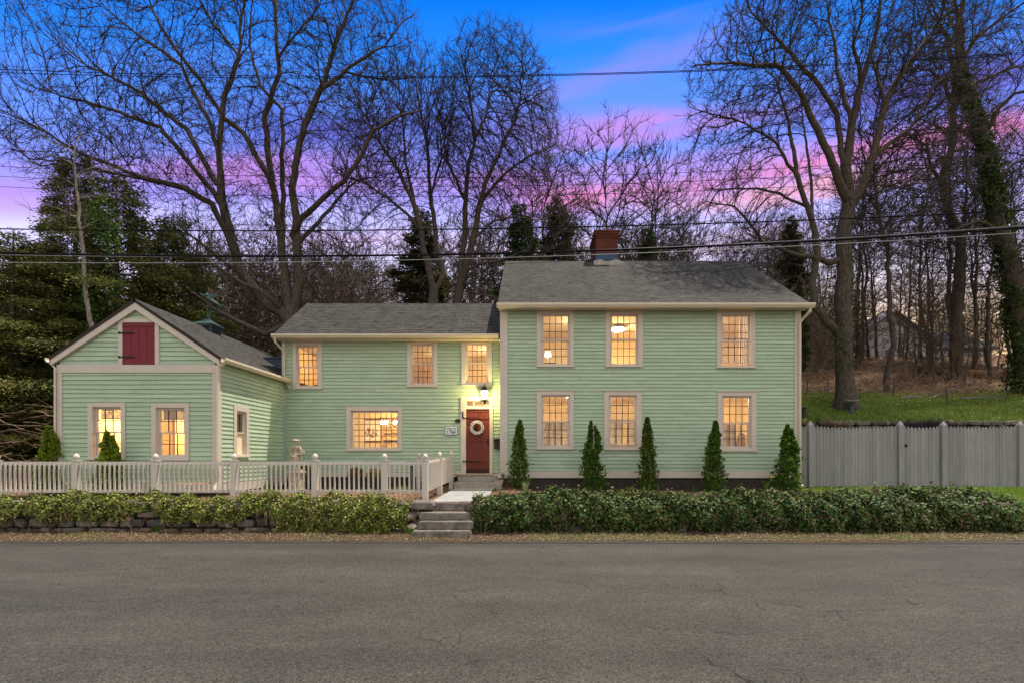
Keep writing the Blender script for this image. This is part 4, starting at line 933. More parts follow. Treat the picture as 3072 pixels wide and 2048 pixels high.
def stone_wall(x0, x1, y, z0, ztop, label, seed, rowh=(.10, .2), zt_fn=None):
    rng = random.Random(seed); from mathutils import noise
    mb = MB(); z = z0
    while z < ztop:
        h = rng.uniform(*rowh); x = x0 + rng.uniform(-.2, 0)
        while x < x1:
            w = rng.uniform(.18, .62); hh = h * rng.uniform(.75, 1.1); g = rng.uniform(.5, 1.25)
            zt_ = zt_fn(x) if zt_fn else ztop
            if z < zt_ - .03:
                n0 = len(mb.v); cx_, cz_ = x + w / 2, z + hh / 2; cc = (g * rng.uniform(.9, 1.15), g, g * rng.uniform(.85, 1.05))
                # a worn block: rounded ring profile extruded towards the road
                k = 9; ring = []
                for i in range(k):
                    a = 2 * PI * i / k; rx = w / 2 * (1 - .12 * rng.random()) * .98; rz = hh / 2 * (1 - .12 * rng.random())
                    ca, sa = math.cos(a), math.sin(a); ring.append((cx_ + rx * math.copysign(abs(ca) ** .45, ca), cz_ + rz * math.copysign(abs(sa) ** .45, sa)))
                yo = y + rng.uniform(-.05, .04)
                for dy, s_ in ((.3, 1.0), (.03, 1.0), (0, .90), (-.015, .6)):
                    mb.v.extend([(cx_ + (p[0] - cx_) * s_, yo + dy, cz_ + (p[1] - cz_) * s_) for p in ring])
                for r_ in range(3):
                    for i in range(k):
                        a = n0 + r_ * k + i; b_ = n0 + r_ * k + (i + 1) % k; mb.f.append((a, b_, b_ + k, a + k)); mb.mi.append(0); mb.uv.extend([(0, 0)] * 4); mb.c.append(cc)
                mb.f.append(tuple(n0 + 3 * k + i for i in range(k))); mb.mi.append(0); mb.uv.extend([(0, 0)] * k); mb.c.append(cc)
            x += w + .012
        z += h + .004
    mb.box(x0, x1, y + .2, y + .26, z0 - .1, ztop - .1, c=(.3, .3, .3))
    return tag(mb.build('retaining_wall', FIELD), label, 'stone wall')
stone_wall(-16, -2.4, 10.68, .0, .62, 'low dry stone retaining wall left of the granite steps', 21)
stone_wall(-1.12, 10.3, 10.72, .0, .60, 'low dry stone retaining wall buried under ivy right of the steps', 22)
stone_wall(8.6, 26, 18.62, .7, 2.95, 'old fieldstone ledge wall behind the white privacy fence', 23, rowh=(.14, .3))
for (x, y, w, lab) in ((-2.44, 10.64, .17, 'rounded boulder at the left foot of the granite steps'), (-2.55, 10.72, .15, 'brown boulder resting above the step side boulder')):
    z = .02 if w > .16 else .27
    bm = bmesh.new(); bmesh.ops.create_icosphere(bm, subdivisions=3, radius=w)
    from mathutils import noise
    for v in bm.verts: v.co = v.co * (1 + .25 * noise.noise(v.co * 5)); v.co.z *= .75
    me = bpy.data.meshes.new('boulder'); bm.to_mesh(me); bm.free(); [setattr(p, 'use_smooth', True) for p in me.polygons]
    tag(link('boulder', me, STONE, None, (x, y, z + w * .5)), lab, 'boulder')

# ------------------------------------------------------------------ post and baluster fence
fn = empty('picket_fence', 'low white baluster fence with acorn topped posts along the left front yard and path', 'fence')
def fpost(x, y, zg, ztop):
    s = .063; mb = MB().box(x - s, x + s, y - s, y + s, zg - .1, ztop)
    mb.box(x - s - .012, x + s + .012, y - s - .012, y + s + .012, ztop, ztop + .02)
    mb.build('post', FENCEW, fn, bevel=.004)
    MB().lathe([(.03, 0), (.035, .02), (.062, .05), (.066, .08), (.055, .115), (.03, .145), (.008, .16)], c=(x, y, ztop + .02), n=14).build('finial', FENCEW, fn, smooth=True)
def fpanel(xa, ya, xb, yb, za, zb, h=.72, z_off=.17, skip=.09):
    """panel from post a to post b; za,zb rail bottoms"""
    L_ = math.hypot(xb - xa, yb - ya); ang = math.atan2(yb - ya, xb - xa); sh = (zb - za) / L_
    def Wd(u, n, z): return (xa + math.cos(ang) * u + math.sin(ang) * n, ya + math.sin(ang) * u - math.cos(ang) * n, za + sh * u + z)
    mb = MB()
    def bx(u0, u1, n0, n1, z0, z1, top=None):
        p = [Wd(u, n, z) for z in (z0, z1) for n in (n0, n1) for u in (u0, u1)]
        for q in ((0, 1, 3, 2), (4, 6, 7, 5), (0, 4, 5, 1), (2, 3, 7, 6), (0, 2, 6, 4), (1, 5, 7, 3)): mb.face([p[i] for i in q])
    bx(.06, L_ - .06, -.022, .022, h - .085, h); bx(.06, L_ - .06, -.022, .022, 0, .07)
    n_ = max(2, round((L_ - .16) / .110)); 
    for k in range(n_):
        u = .08 + (L_ - .16) * (k + .5) / n_; bx(u - .016, u + .016, .022, .056, -.005 + .02, h - .045)
    mb.build('baluster_panel', FENCEW, fn)
YF = 11.54; posts = [-12.27, -10.43, -8.60, -6.79, -4.92, -3.32, -2.38]; zr = .80
posts = [-14.1] + posts
for k, x in enumerate(posts): fpost(x, YF, .60, 1.53)
for a, b_ in zip(posts[:-1], posts[1:]): fpanel(a, YF, b_, YF, zr, zr)
fpost(-2.38, 13.42, .62, 1.59); fpost(-2.38, 15.45, .66, 1.63); fpost(-3.42, 15.6, .62, 1.60)
fpanel(-2.38, YF, -2.38, 13.42, zr, zr + .06); fpanel(-2.38, 13.42, -2.38, 15.45, zr + .06, zr + .10); fpanel(-3.42, 15.6, -2.38, 15.45, zr + .08, zr + .10)
fpanel(-12.27, YF, -12.2, 12.9, zr, zr); fpost(-12.2, 12.95, .6, 1.53)
# footing stones under posts
for i, x in enumerate((-10.43, -4.92)):
    tag(slab('footing_stone', x - .13, x + .13, YF - .18, YF + .1, .55, .66, CONC, None, 40 + i), ('pale footing stone under the fence post left of the gabled wing centre', 'pale footing stone under the fence post right of the statue')[i], 'stone')

# ------------------------------------------------------------------ privacy fence and gate
YP = 15.9; pf = empty('privacy_fence', 'tall grey-white picket privacy fence right of the house', 'fence')
def ppost(x, ztop=2.62, zg=.6):
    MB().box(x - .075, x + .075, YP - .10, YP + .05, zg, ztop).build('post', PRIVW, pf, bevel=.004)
    MB().lathe([(.10, 0), (.106, .02), (.09, .05), (.05, .11), (.005, .16)], c=(x, YP - .025, ztop), n=4, square=True).build('post_cap', PRIVW, pf)
def pickets(x0, x1, parent, zb, ztf, name):
    mb = MB(); n_ = max(1, round((x1 - x0) / .113)); w = (x1 - x0) / n_
    for k in range(n_):
        xa = x0 + k * w + .003; xb = x0 + (k + 1) * w - .003; z1 = ztf((xa + xb) / 2) + random.uniform(-.006, .006); xm = (xa + xb) / 2; q = .022; g = random.uniform(.84, 1.08)
        poly = [(xa, zb), (xb, zb), (xb, z1 - .14), (xb - q * .4, z1 - .07), (xm + .014, z1 - .012), (xm, z1), (xm - .014, z1 - .012), (xa + q * .4, z1 - .07), (xa, z1 - .14)]
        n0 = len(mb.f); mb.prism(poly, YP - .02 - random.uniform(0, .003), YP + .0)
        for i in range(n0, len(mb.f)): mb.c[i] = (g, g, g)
    mb.box(x0, x1, YP + .001, YP + .04, zb + .25, zb + .34); mb.box(x0, x1, YP + .001, YP + .04, 2.25, 2.34)
    return mb.build(name, PRIVW, parent)
PX = [8.95, 11.80, 13.17, 15.6, 18.0]
for x in PX: ppost(x)
sc = lambda a, b_: (lambda x: 2.625 - .045 * math.sin(PI * (x - a) / (b_ - a)))
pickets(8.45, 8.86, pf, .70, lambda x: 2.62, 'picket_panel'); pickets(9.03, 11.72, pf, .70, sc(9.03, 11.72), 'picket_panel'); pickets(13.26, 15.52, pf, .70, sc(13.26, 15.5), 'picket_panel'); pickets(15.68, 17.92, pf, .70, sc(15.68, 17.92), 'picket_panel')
gt = empty('fence_gate', 'matching picket gate with a black latch between two privacy fence posts', 'gate')
pickets(11.90, 13.06, gt, .72, sc(11.9, 13.06), 'gate_panel'); MB().box(11.95, 12.03, YP - .04, YP - .022, 1.98, 2.02).box(11.97, 12.0, YP - .06, YP - .03, 1.95, 2.04).build('latch', IRON, gt)

# ------------------------------------------------------------------ statue, tubs, urn, sundial
sx_, sy_ = -6.74, 14.5; gz = .64
stt = empty('garden_statue', 'pale stone garden statue of a girl in a bonnet holding a basket on a pedestal', 'statue', (sx_, sy_, gz))
MB().box(-.2, .2, -.2, .2, 0, .08).box(-.15, .15, -.15, .15, .08, .52).box(-.21, .21, -.21, .21, .52, .58).box(-.19, .19, -.19, .19, .58, .62).build('pedestal', STATUE, stt, bevel=.008)
mb = MB(); z0 = .62
mb.tube([(-.06, 0, z0), (-.06, .0, z0 + .12), (-.045, 0, z0 + .42)], [.032, .03, .05], 10).tube([(.055, -.02, z0), (.055, -.01, z0 + .12), (.04, 0, z0 + .42)], [.032, .03, .05], 10)
mb.ball((-.06, -.04, z0 + .025), (.03, .06, .025)).ball((.06, -.06, z0 + .025), (.03, .06, .025))
mb.tube([(0, 0, z0 + .36), (0, 0, z0 + .46), (0, 0, z0 + .56), (0, -.005, z0 + .64), (0, 0, z0 + .69), (.01, -.01, z0 + .74)], [.09, .085, .068, .088, .06, .028], 12, sx=1.0)
mb.ball((.02, -.015, z0 + .80), (.056, .064, .072), 12).ball((.035, -.07, z0 + .795), (.012, .014, .014), 6).ball((.0, .02, z0 + .80), (.06, .06, .06), 10)
mb.tube([(-.08, 0, z0 + .67), (-.132, -.02, z0 + .57), (-.115, -.06, z0 + .46), (-.06, -.12, z0 + .40), (-.0, -.13, z0 + .385)], [.036, .042, .028, .022, .018], 8)
mb.tube([(.09, 0, z0 + .67), (.16, -.01, z0 + .57), (.17, -.06, z0 + .48), (.12, -.10, z0 + .44)], [.036, .042, .026, .02], 8)
for (cx_, cy_, cz_, d) in ((0.0, -.13, z0 + .385, 1), (.11, -.11, z0 + .435, -1)):
    mb.ball((cx_, cy_, cz_), (.022, .014, .018), 8)
    for q in range(4): mb.tube([(cx_ + d * .012, cy_ - .006, cz_ + .012 - q * .009), (cx_ + d * .035, cy_ - .014, cz_ + .008 - q * .009), (cx_ + d * .045, cy_ - .004, cz_ + .002 - q * .009)], [.006, .005, .004], 5)
    mb.tube([(cx_, cy_, cz_ + .014), (cx_ + d * .016, cy_ - .012, cz_ + .03)], [.006, .004], 5)
bd = mb.build('body', STATUE, stt, smooth=True)
rm = bd.modifiers.new('remesh', 'REMESH'); rm.mode = 'VOXEL'; rm.voxel_size = .0075; rm.use_smooth_shade = True
mb = MB(); n = 40; rings = [(.095, .50), (.115, .46), (.135, .40), (.15, .30), (.155, .22), (.145, .20)]
base = 0
for r, z in rings:
    for k in range(n):
        a = 2 * PI * k / n; rr = r * (1 + .07 * math.sin(a * 9 + z * 9) * (0.5 - z + .2) * 2); mb.v.append((rr * math.cos(a), rr * math.sin(a) * .85, z0 + z))
for i in range(len(rings) - 1):
    for k in range(n):
        a = i * n + k; b_ = i * n + (k + 1) % n; mb.f.append((a, a + n, b_ + n, b_)); mb.mi.append(0); mb.uv.extend([(0, 0)] * 4); mb.c.append((1, 1, 1))
mb.build('skirt', STATUE, stt, smooth=True)
MB().lathe([(.066, .822), (.112, .832), (.115, .845), (.095, .868), (.05, .885), (.005, .89)], c=(.0, .0, z0), n=20).build('bonnet', STATUE, stt, smooth=True)
mb = MB().lathe([(.045, .40), (.075, .44), (.085, .48), (.08, .49)], c=(.20, -.05, z0), n=14).tube([(.12, -.05, z0 + .48), (.15, -.05, z0 + .56), (.20, -.05, z0 + .59), (.25, -.05, z0 + .56), (.28, -.05, z0 + .48)], .01, 6)
for k in range(14): a = random.uniform(0, 6.28); r = random.uniform(0, .06); mb.ball((.20 + r * math.cos(a), -.05 + r * math.sin(a), z0 + .50 + random.uniform(0, .03)), .024, 6)
mb.build('basket', STATUE, stt)

def leafball(name, c, r, n, mat_, cols, size, parent=None, seed=0, squash=1.0, flat=False):
    rng = np.random.default_rng(seed); d = unit(rng.normal(0, 1, (n, 3))); rad = r * rng.uniform(.78, 1.04, (n, 1)) * (1 + .06 * np.sin(d[:, :1] * 7) * np.cos(d[:, 2:] * 6))
    p = d * rad; p[:, 2] *= squash; p += np.array(c)
    V, Fq = leaf_cloud(p, d, size, size * .8, rng); return np_mesh(name, V, Fq, mat_, parent, col=np.repeat(pal(rng, n, cols), 2, 0))
BRN = [(.24, .15, .045), (.16, .10, .035), (.32, .22, .07), (.10, .07, .03)]
def tub(x, y, w, h, r, lab, sd, cols=BRN):
    e = empty('planter', lab, 'planter', (x, y, groundz(x, y)), group='boxwood tubs in the front garden')
    mb = MB(); a = w / 2 * .88; b_ = w / 2
    pts = lambda s, z: [(-s, -s, z), (s, -s, z), (s, s, z), (-s, s, z)]
    p0, p1 = pts(a, 0), pts(b_, h)
    for i in range(4): mb.face([p0[i], p0[(i + 1) % 4], p1[(i + 1) % 4], p1[i]])
    mb.box(-b_ - .012, b_ + .012, -b_ - .012, b_ + .012, h, h + .03); mb.build('tub', PLANTER, e)
    leafball('shrub', (0, 0, h + r * .62), r, 3200, LEAF, cols, .035, e, sd, squash=.82)
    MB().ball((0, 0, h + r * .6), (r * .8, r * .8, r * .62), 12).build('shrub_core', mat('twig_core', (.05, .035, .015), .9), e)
tub(wx(748, 14.7), 14.7, .42, .34, .25, 'dark square tub of clipped brown boxwood against the side of the left wing', 1)
tub(wx(915, 15.0), 15.0, .50, .34, .28, 'dark square tub of clipped tan boxwood just right of the statue', 2)
tub(wx(1068, 15.3), 15.3, .40, .34, .24, 'dark tub of round tan boxwood, left one under the picture window', 3)
tub(wx(1126, 14.4), 14.4, .42, .32, .24, 'dark tub of round tan boxwood, right one under the picture window', 4)
# stone vase of dried flower heads by the path
ur = empty('stone_vase', 'fluted pale vase of stone flower heads at the left end of the dark ivy', 'vase', (wx(1497, 14.2), 14.2, .66))
mb = MB(); n = 28
prof = [(.07, 0), (.08, .03), (.06, .06), (.075, .14), (.115, .30), (.13, .33)]
for r, z in prof:
    for k in range(n): a = 2 * PI * k / n; rr = r * (1 + .05 * math.cos(a * 14)); mb.v.append((rr * math.cos(a), rr * math.sin(a), z))
for i in range(len(prof) - 1):
    for k in range(n): a = i * n + k; b_ = i * n + (k + 1) % n; mb.f.append((a, b_, b_ + n, a + n)); mb.mi.append(0); mb.uv.extend([(0, 0)] * 4); mb.c.append((1, 1, 1))
mb.build('vase', GRANITEL, ur)
mb = MB(); rg = random.Random(5)
for k in range(80):
    th = rg.uniform(0, 6.28); u = rg.uniform(0, 1); rr = .19 * math.sqrt(u); mb.ball((rr * math.cos(th), rr * math.sin(th) * .8, .36 + .15 * math.sqrt(max(0, 1 - u)) + rg.uniform(-.02, .02)), rg.uniform(.022, .042), 6)
mb.build('bouquet', mat('dried_heads', (.34, .29, .24), .9, col2=(.18, .15, .13), vscale=20, bump=.6, bscale=60), ur)
# column stand with a flat top
sd_ = empty('garden_column', 'dark twisted column with a flat slab top inside the fence corner', 'column', (wx(1236, 14.5), 14.5, .64))
mb = MB(); k_ = 34
for i in range(k_ + 1):
    z = .86 * i / k_; 
    for k in range(10): a = 2 * PI * k / 10; rr = .055 + .012 * math.sin(a * 2 + z * 28); mb.v.append((rr * math.cos(a), rr * math.sin(a), z))
for i in range(k_):
    for k in range(10): a = i * 10 + k; b_ = i * 10 + (k + 1) % 10; mb.f.append((a, b_, b_ + 10, a + 10)); mb.mi.append(0); mb.uv.extend([(0, 0)] * 4); mb.c.append((1, 1, 1))
mb.build('shaft', mat('dark_stone', (.08, .09, .085), .8, var=.4, vscale=12), sd_, smooth=True); MB().box(-.16, .20, -.14, .14, .86, .885).build('slab', BLUEST, sd_)
# bird bath, bins, hill things
hx = lambda px, Y: wx(px, Y)
def hillY(py): return 5.305 / (.345 - (CY - py) / F)
bb = empty('bird_bath', 'green pedestal bird bath in front of the big tree on the lawn', 'bird bath', (hx(2554, 20.6), 20.6, groundz(hx(2554, 20.6), 20.6)))
MB().lathe([(.16, 0), (.15, .04), (.07, .08), (.06, .35), (.10, .40)], n=14).build('pedestal', mat('green_glaze', (.03, .075, .065), .5), bb, smooth=True)
MB().lathe([(.05, .40), (.20, .46), (.27, .51), (.28, .54), (.26, .54), (.18, .49), (.01, .48)], n=22).build('basin', mat('mossy_concrete', (.36, .36, .28), .9, col2=(.15, .17, .10), vscale=14), bb, smooth=True)
bn = MB().lathe([(.14, 0), (.17, .42), (.18, .43), (.18, .46), (.15, .46), (.13, .05), (.01, .04)], n=16).build('garden_pot', BLACK, None, loc=(hx(2404, 19.8), 19.8, groundz(hx(2404, 19.8), 19.8)))
tag(bn, 'dark plant pot on the lawn just past the corner of the house', 'pot')
k = 0
labs = ['leaning dark metal stake beside the house corner on the hill', 'upright metal stake left of the big tree on the hill', 'metal stake right of the second trunk on the hillside', 'metal stake in the middle of the hillside lawn', 'leaning metal stake at the far right of the lawn']
for (xb, yb, xt, yt) in ((2416, 1185, 2425, 1135), (2483, 1186, 2485, 1136), (2679, 1198, 2682, 1143), (2843, 1212, 2838, 1162), (3010, 1212, 3028, 1168)):
    Y = hillY(yb) ; p0 = P(xb, yb, Y); p1 = P(xt, yt, Y); z = groundz(p0[0], p0[1])
    tag(MB().tube([(p0[0], Y, z - .1), (p1[0], Y, z + (p1[2] - p0[2]))], .022, 5).build('metal_stake', mat('stake_green', (.012, .03, .025), .6)), labs[k], 'stake', 'stakes of the garden wire fence'); k += 1
lg = []
for i in range(12):
    px = 2745 + (3120 - 2745) * i / 11; Y = 30.5 - i * .22; x = hx(px, Y); lg.append((x, Y, groundz(x, Y) + .22 + .03 * math.sin(i * 1.7)))
lo = MB().tube(lg, [.18 + .012 * i + .02 * math.sin(i * 2.3) for i in range(12)], 12).build('fallen_log', WOODTAN, smooth=True); tag(lo, 'long rotting brown log lying across the leafy hillside', 'log')
def bhouse(x, y, w, d, hw, hr, wall, roofm, lab, rotz=0.0, gable_front=True, z=None):
    z = groundz(x, y) - .2 if z is None else z; e = empty('hill_house', lab, 'house', (x, y, z), rotz); mb = MB()
    mb.box(-w / 2, w / 2, 0, d, 0, hw); 
    if gable_front: mb.prism([(-w / 2, hw), (w / 2, hw), (0, hr)], 0, d)
    mb.build('wall', wall, e)
    mb = MB(); o = .35
    if gable_front:
        for s in (-1, 1):
            sl = (hr - hw) / (w / 2); a = (s * (w / 2 + o), hw - o * sl + .05); b_ = (0, hr + .05); c = (0, hr + .22); d_ = (s * (w / 2 + o), hw - o * sl + .2); q = [a, b_, c, d_] if s < 0 else [b_, a, d_, c]; mb.prism(q, -o, d + o)
    else:
        for (ya, yb) in ((-o, d / 2), (d + o, d / 2)):
            za = hw - .15; p = [(-w / 2 - o, ya, za), (w / 2 + o, ya, za), (w / 2 + o, yb, hr), (-w / 2 - o, yb, hr)]; 
            if ya > yb: p = p[::-1]
            mb.face(p); mb.face([(q[0], q[1], q[2] - .15) for q in p[::-1]]); mb.face([p[0], (p[0][0], p[0][1], p[0][2] - .15), (p[1][0], p[1][1], p[1][2] - .15), p[1]])
        for s in (-1, 1): mb.face([(s * w / 2, 0, hw), (s * w / 2, d, hw), (s * w / 2, d / 2, hr)])
    mb.build('roof', roofm, e)
    for k in range(int(w // 2.4)):
        xx = -w / 2 + 1.3 + k * 2.4; wn = MB().box(xx - .45, xx + .45, -.06, 0, hw * .42, hw * .42 + 1.2).build('window', SASH, e); MB().box(xx - .38, xx + .38, -.07, -.06, hw * .42 + .07, hw * .42 + 1.13).build('pane', mat('dark_pane', (.03, .04, .05), .1), wn)
WTAN = mat('tan_siding', (.24, .19, .155), .8, var=.1, stretch=(.2, .2, 8)); WBLU = mat('pale_siding', (.33, .34, .38), .8, var=.08, stretch=(.2, .2, 8)); RBLU = mat('blue_grey_roof', (.085, .11, .16), .85, var=.15); RGRY = mat('grey_roof', (.13, .14, .17), .85, var=.15)
bhouse(hx(2452, 46), 46, 9, 9, 3.2, 6.2, WTAN, RBLU, 'blue roofed neighbour house on the hilltop seen between the right block and the big tree')
bhouse(hx(2478, 41), 41, 4.4, 5, 1.7, 3.3, WTAN, RGRY, 'small tan gabled shed below the blue roofed house on the hill')
bhouse(hx(2680, 44), 44, 8.5, 8, 3.0, 5.6, WBLU, RGRY, 'pale gabled house on the hilltop right of the big tree', rotz=.15)
bhouse(hx(2855, 46), 46, 7.5, 8, 3.0, 5.3, WBLU, RBLU, 'grey-blue house on the hilltop farthest right behind the trunks', gable_front=False)

# ------------------------------------------------------------------ utility wires
def wire(pts, Y, r, m, lab):
    """pts (px,py) across the frame; carried on as a smooth sag past both sides"""
    xs = np.array([wx(p[0], Y) for p in pts]); zs = np.array([wz(p[1], Y) for p in pts])
    co = np.polyfit(xs, zs, 2); x = np.linspace(-24, 24, 60); z = np.polyval(co, x)
    tag(MB().tube(list(zip(x, [Y] * len(x), z)), r, 5).build('utility_wire', m), lab, 'wire', 'utility wires along the road')
wire([(0, 209), (800, 229), (1536, 227), (2000, 213), (2545, 193), (3072, 157)], 10.6, .007, WIRE, 'topmost wire of the pair crossing the upper sky')
wire([(0, 219), (700, 233), (1600, 231), (2000, 217), (3072, 163)], 10.65, .007, WIRE, 'lower wire of the pair crossing the upper sky')
wire([(0, 500), (1300, 532), (2000, 521), (2545, 497), (3072, 455)], 10.9, .005, WIRE, 'thin wire, highest of the three at mid sky height')
wire([(0, 530), (1300, 560), (2000, 548), (2545, 522), (3072, 485)], 10.95, .005, WIRE, 'thin wire, middle one of the three at mid sky height')
wire([(0, 560), (1000, 592), (1700, 585), (2000, 575), (3072, 517)], 11.0, .005, WIRE, 'thin wire, lowest of the three at mid sky height')
wire([(0, 688), (1000, 690), (1600, 686), (2000, 675), (2545, 657), (3072, 631)], 10.4, .013, WIRE, 'dark cable passing just above the chimney')
wire([(0, 760), (1000, 767), (1536, 760), (2000, 744), (2545, 722), (3072, 682)], 10.3, .021, WIRE, 'thickest twisted cable crossing in front of the chimney')
wire([(0, 789), (700, 786), (1300, 777), (1773, 768), (2000, 757), (2330, 742), (3072, 697)], 10.35, .007, WIREL, 'thin silver wire just under the thickest cable')
wire([(0, 765), (1000, 771), (1536, 757), (2000, 741), (2545, 716), (3072, 676)], 10.34, .008, WIREL, 'silver messenger wire touching the thickest cable')
wire([(0, 785), (800, 799), (1536, 792), (1850, 780), (2300, 752)], 11.3, .004, WIRE, 'hair-thin wire lowest of all over the roofs')

# ------------------------------------------------------------------ vegetation
def arbor(name, h, w, n, seed, cols, twin=False):
    rng = np.random.default_rng(seed); t = rng.uniform(0, 1, n) ** .85
    prof = w * .5 * np.minimum(1, (t * 8 + .45)) * (1 - t) ** .72 * 1.05 * (1 + .13 * np.sin(t * 23 + seed)) * (1 + .1 * np.sin(t * 57))
    a = rng.uniform(0, 2 * PI, n); rr = prof * rng.uniform(.50, 1.12, n) * (1 + .20 * np.sin(a * 3 + t * 9 + seed) + .16 * np.sin(a * 7 + t * 31) + .10 * np.sin(a * 4 - t * 60))
    x = rr * np.cos(a) + .010 * np.sin(t * 9 + seed) * h; y = rr * np.sin(a); z = t * h
    if twin: k = (t > .62) & (np.cos(a) > 0); x[k] += .08; z[k] *= .93
    d = np.stack([np.cos(a), np.sin(a), np.full(n, 1.1)], 1); p = np.stack([x, y, z], 1)
    nn = unit(np.stack([np.cos(a), np.sin(a), rng.normal(0, .5, n)], 1) + rng.normal(0, .5, (n, 3))); tt = unit(d + rng.normal(0, .45, (n, 3))); bb_ = unit(np.cross(nn, tt))
    L_ = rng.uniform(.035, .085, (n, 1)); W_ = L_ * .42
    V = np.stack([p, p + tt * L_ * .5 + bb_ * W_, p + tt * L_, p + tt * L_ * .5 - bb_ * W_], 1).reshape(-1, 3); i = np.arange(n)[:, None] * 4
    Fq = np.concatenate([i + np.array([[0, 1, 2]]), i + np.array([[0, 2, 3]])], 1).reshape(-1, 3)
    e = empty('arborvitae', None, 'shrub'); np_mesh('foliage', V, Fq, LEAF, e, col=np.repeat(pal(rng, n, cols, .22), 2, 0))
    MB().tube([(0, 0, -.05), (.01, 0, h * .4), (.02, 0, h * .85)], [.035, .025, .008], 6).build('stem', BARK, e)
    return e
GA = [(.05, .12, .015), (.09, .18, .025), (.15, .25, .035), (.03, .07, .012)]; GB = [(.17, .26, .02), (.26, .34, .03), (.10, .16, .015), (.33, .40, .06)]
AR = [(1555, 1262, 60, 'arborvitae nearest the front steps, loose side sprays at its foot', 0), (1779, 1265, 62, 'twin topped arborvitae between the left and middle lower windows', 1), (1945, 1253, 60, 'tallest pointed arborvitae, right of the middle lower window', 0), (2138, 1265, 62, 'arborvitae at the left edge of the right lower window', 0), (2363, 1275, 64, 'arborvitae at the right corner of the house by the downspout', 1)]
for k, (px, py, wpx, lab, tw) in enumerate(AR):
    Y = 14.65; x = wx(px, Y); g = groundz(x, Y); h = wz(py, Y) - g; e = arbor('a', h, wpx * Y / F * (1.0, 1.08, .92, .98, 1.12)[k], (3900, 5600, 4400, 5000, 6200)[k], 31 + k, GA + [(.16, .11, .04)] * (1, 0, 1, 0, 0)[k], tw); e.location = (x, Y, g); e.rotation_euler = (0, (.03, -.02, .035, -.03, .01)[k], (0.9, 0, 1.8, 2.7, 0)[k]); tag(e, lab, 'shrub', 'arborvitae shrubs along the house')
for k, (px, py, wpx, Y, lab) in enumerate(((147, 1280, 66, 12.45, 'yellow-green arborvitae at the left corner of the gabled wing'), (325, 1296, 66, 12.06, 'yellow-green arborvitae in front of the left window of the gabled wing'))):
    x = wx(px, Y); g = groundz(x, Y); e = arbor('a', wz(py, Y) - g, wpx * Y / F, 5200, 51 + k, GB, True); e.location = (x, Y, g); tag(e, lab, 'shrub', 'arborvitae shrubs along the house')

def ivy(name, x0, x1, prof, n, cols, seed, label, size=.058, edge=None):
    rng = np.random.default_rng(seed); pr = np.array(prof); sl = np.concatenate([[0], np.cumsum(np.linalg.norm(np.diff(pr, axis=0), axis=1))]); 
    x = rng.uniform(x0, x1, n); s = rng.uniform(0, sl[-1], n)
    if edge is not None:
        smin = edge(x); s = smin + (sl[-1] - smin) * rng.uniform(0, 1, n); 
    y = np.interp(s, sl, pr[:, 0]); z = np.interp(s, sl, pr[:, 1])
    ty = np.interp(s + .05, sl, pr[:, 0]) - y; tz = np.interp(s + .05, sl, pr[:, 1]) - z; nn = unit(np.stack([0 * x, -tz, ty], 1) + np.array([0, -1e-4, 1e-4]))
    bul = .09 * np.sin(x * 2.3 + seed) * np.sin(s * 4 + x * .7) + .055 * np.sin(x * 8.7 + s * 7 + 2 * np.sin(x)) + .045 * np.sin(x * 17 - s * 13) + rng.uniform(-.10, .05, n) + .10 * (rng.random(n) > .97)
    p = np.stack([x, y, z], 1) + nn * bul[:, None]
    fx = np.clip(np.minimum((x - x0), (x1 - x)) / .5, 0, 1); p[:, 2] -= (1 - fx) * .22 * rng.uniform(0, 1, n)
    V, Fq = leaf_cloud(p, nn + np.array([0, 0, .25]), size, size * .95, rng, tilt=1.0, fold=.18)
    return tag(np_mesh(name, V, Fq, GLOSSLEAF, col=np.repeat(pal(rng, n, cols, .3), 2, 0)), label, 'ivy', kind='stuff')
IVR = [(.025, .062, .013), (.045, .10, .018), (.085, .145, .03), (.014, .035, .008), (.15, .105, .055), (.12, .17, .05)]
IVL = [(.14, .20, .025), (.23, .28, .04), (.07, .11, .018), (.33, .34, .08), (.17, .12, .06), (.04, .06, .015)]
ivy('ivy', -1.2, 7.4, [(10.66, .05), (10.50, .30), (10.48, .56), (10.62, .71), (10.9, .77), (11.45, .70)], 42000, IVR, 3, 'dark glossy ivy covering the retaining wall right of the steps')
ivy('ivy', 7.2, 10.6, [(10.66, .03), (10.52, .25), (10.55, .52), (10.7, .66), (11.1, .80), (12.4, .72)], 22000, IVR, 4, 'dark ivy mound at the right end of the retaining wall', edge=None)
ivy('ivy', -15.5, -2.55, [(10.60, .26), (10.56, .45), (10.62, .66), (10.8, .72), (11.2, .68)], 52000, IVL, 5, 'yellow-green ground cover spilling over the left stone wall', size=.045, edge=lambda x: np.clip(.02 + .10 * np.sin(x * 2.1) + .12 * np.sin(x * 5.3 + 1) - .25 * (x > -5.2), -.0, .4))
# dangling ivy on the right part of the left wall, vines, dead strands
ivy('ivy', -5.3, -2.9, [(10.62, .02), (10.54, .25), (10.52, .52), (10.6, .66)], 9000, IVL, 6, 'ivy hanging to the ground over the left wall near the steps', size=.045)
rng = np.random.default_rng(77); mb = MB()
for k in range(240):
    x = rng.uniform(-13, 10); z = rng.uniform(.3, .7); y = 10.5; pts = [(x, y, z)]
    for i in range(4): x += rng.normal(0, .05); z -= rng.uniform(.03, .11); pts.append((x, y - rng.uniform(-.02, .04), max(z, .03)))
    mb.tube(pts, .004, 3, cap=False)
tag(mb.build('vine_strands', mat('dead_vine', (.26, .17, .10), .9)), 'dry tan vine strands hanging through the ivy', 'vines', kind='stuff')

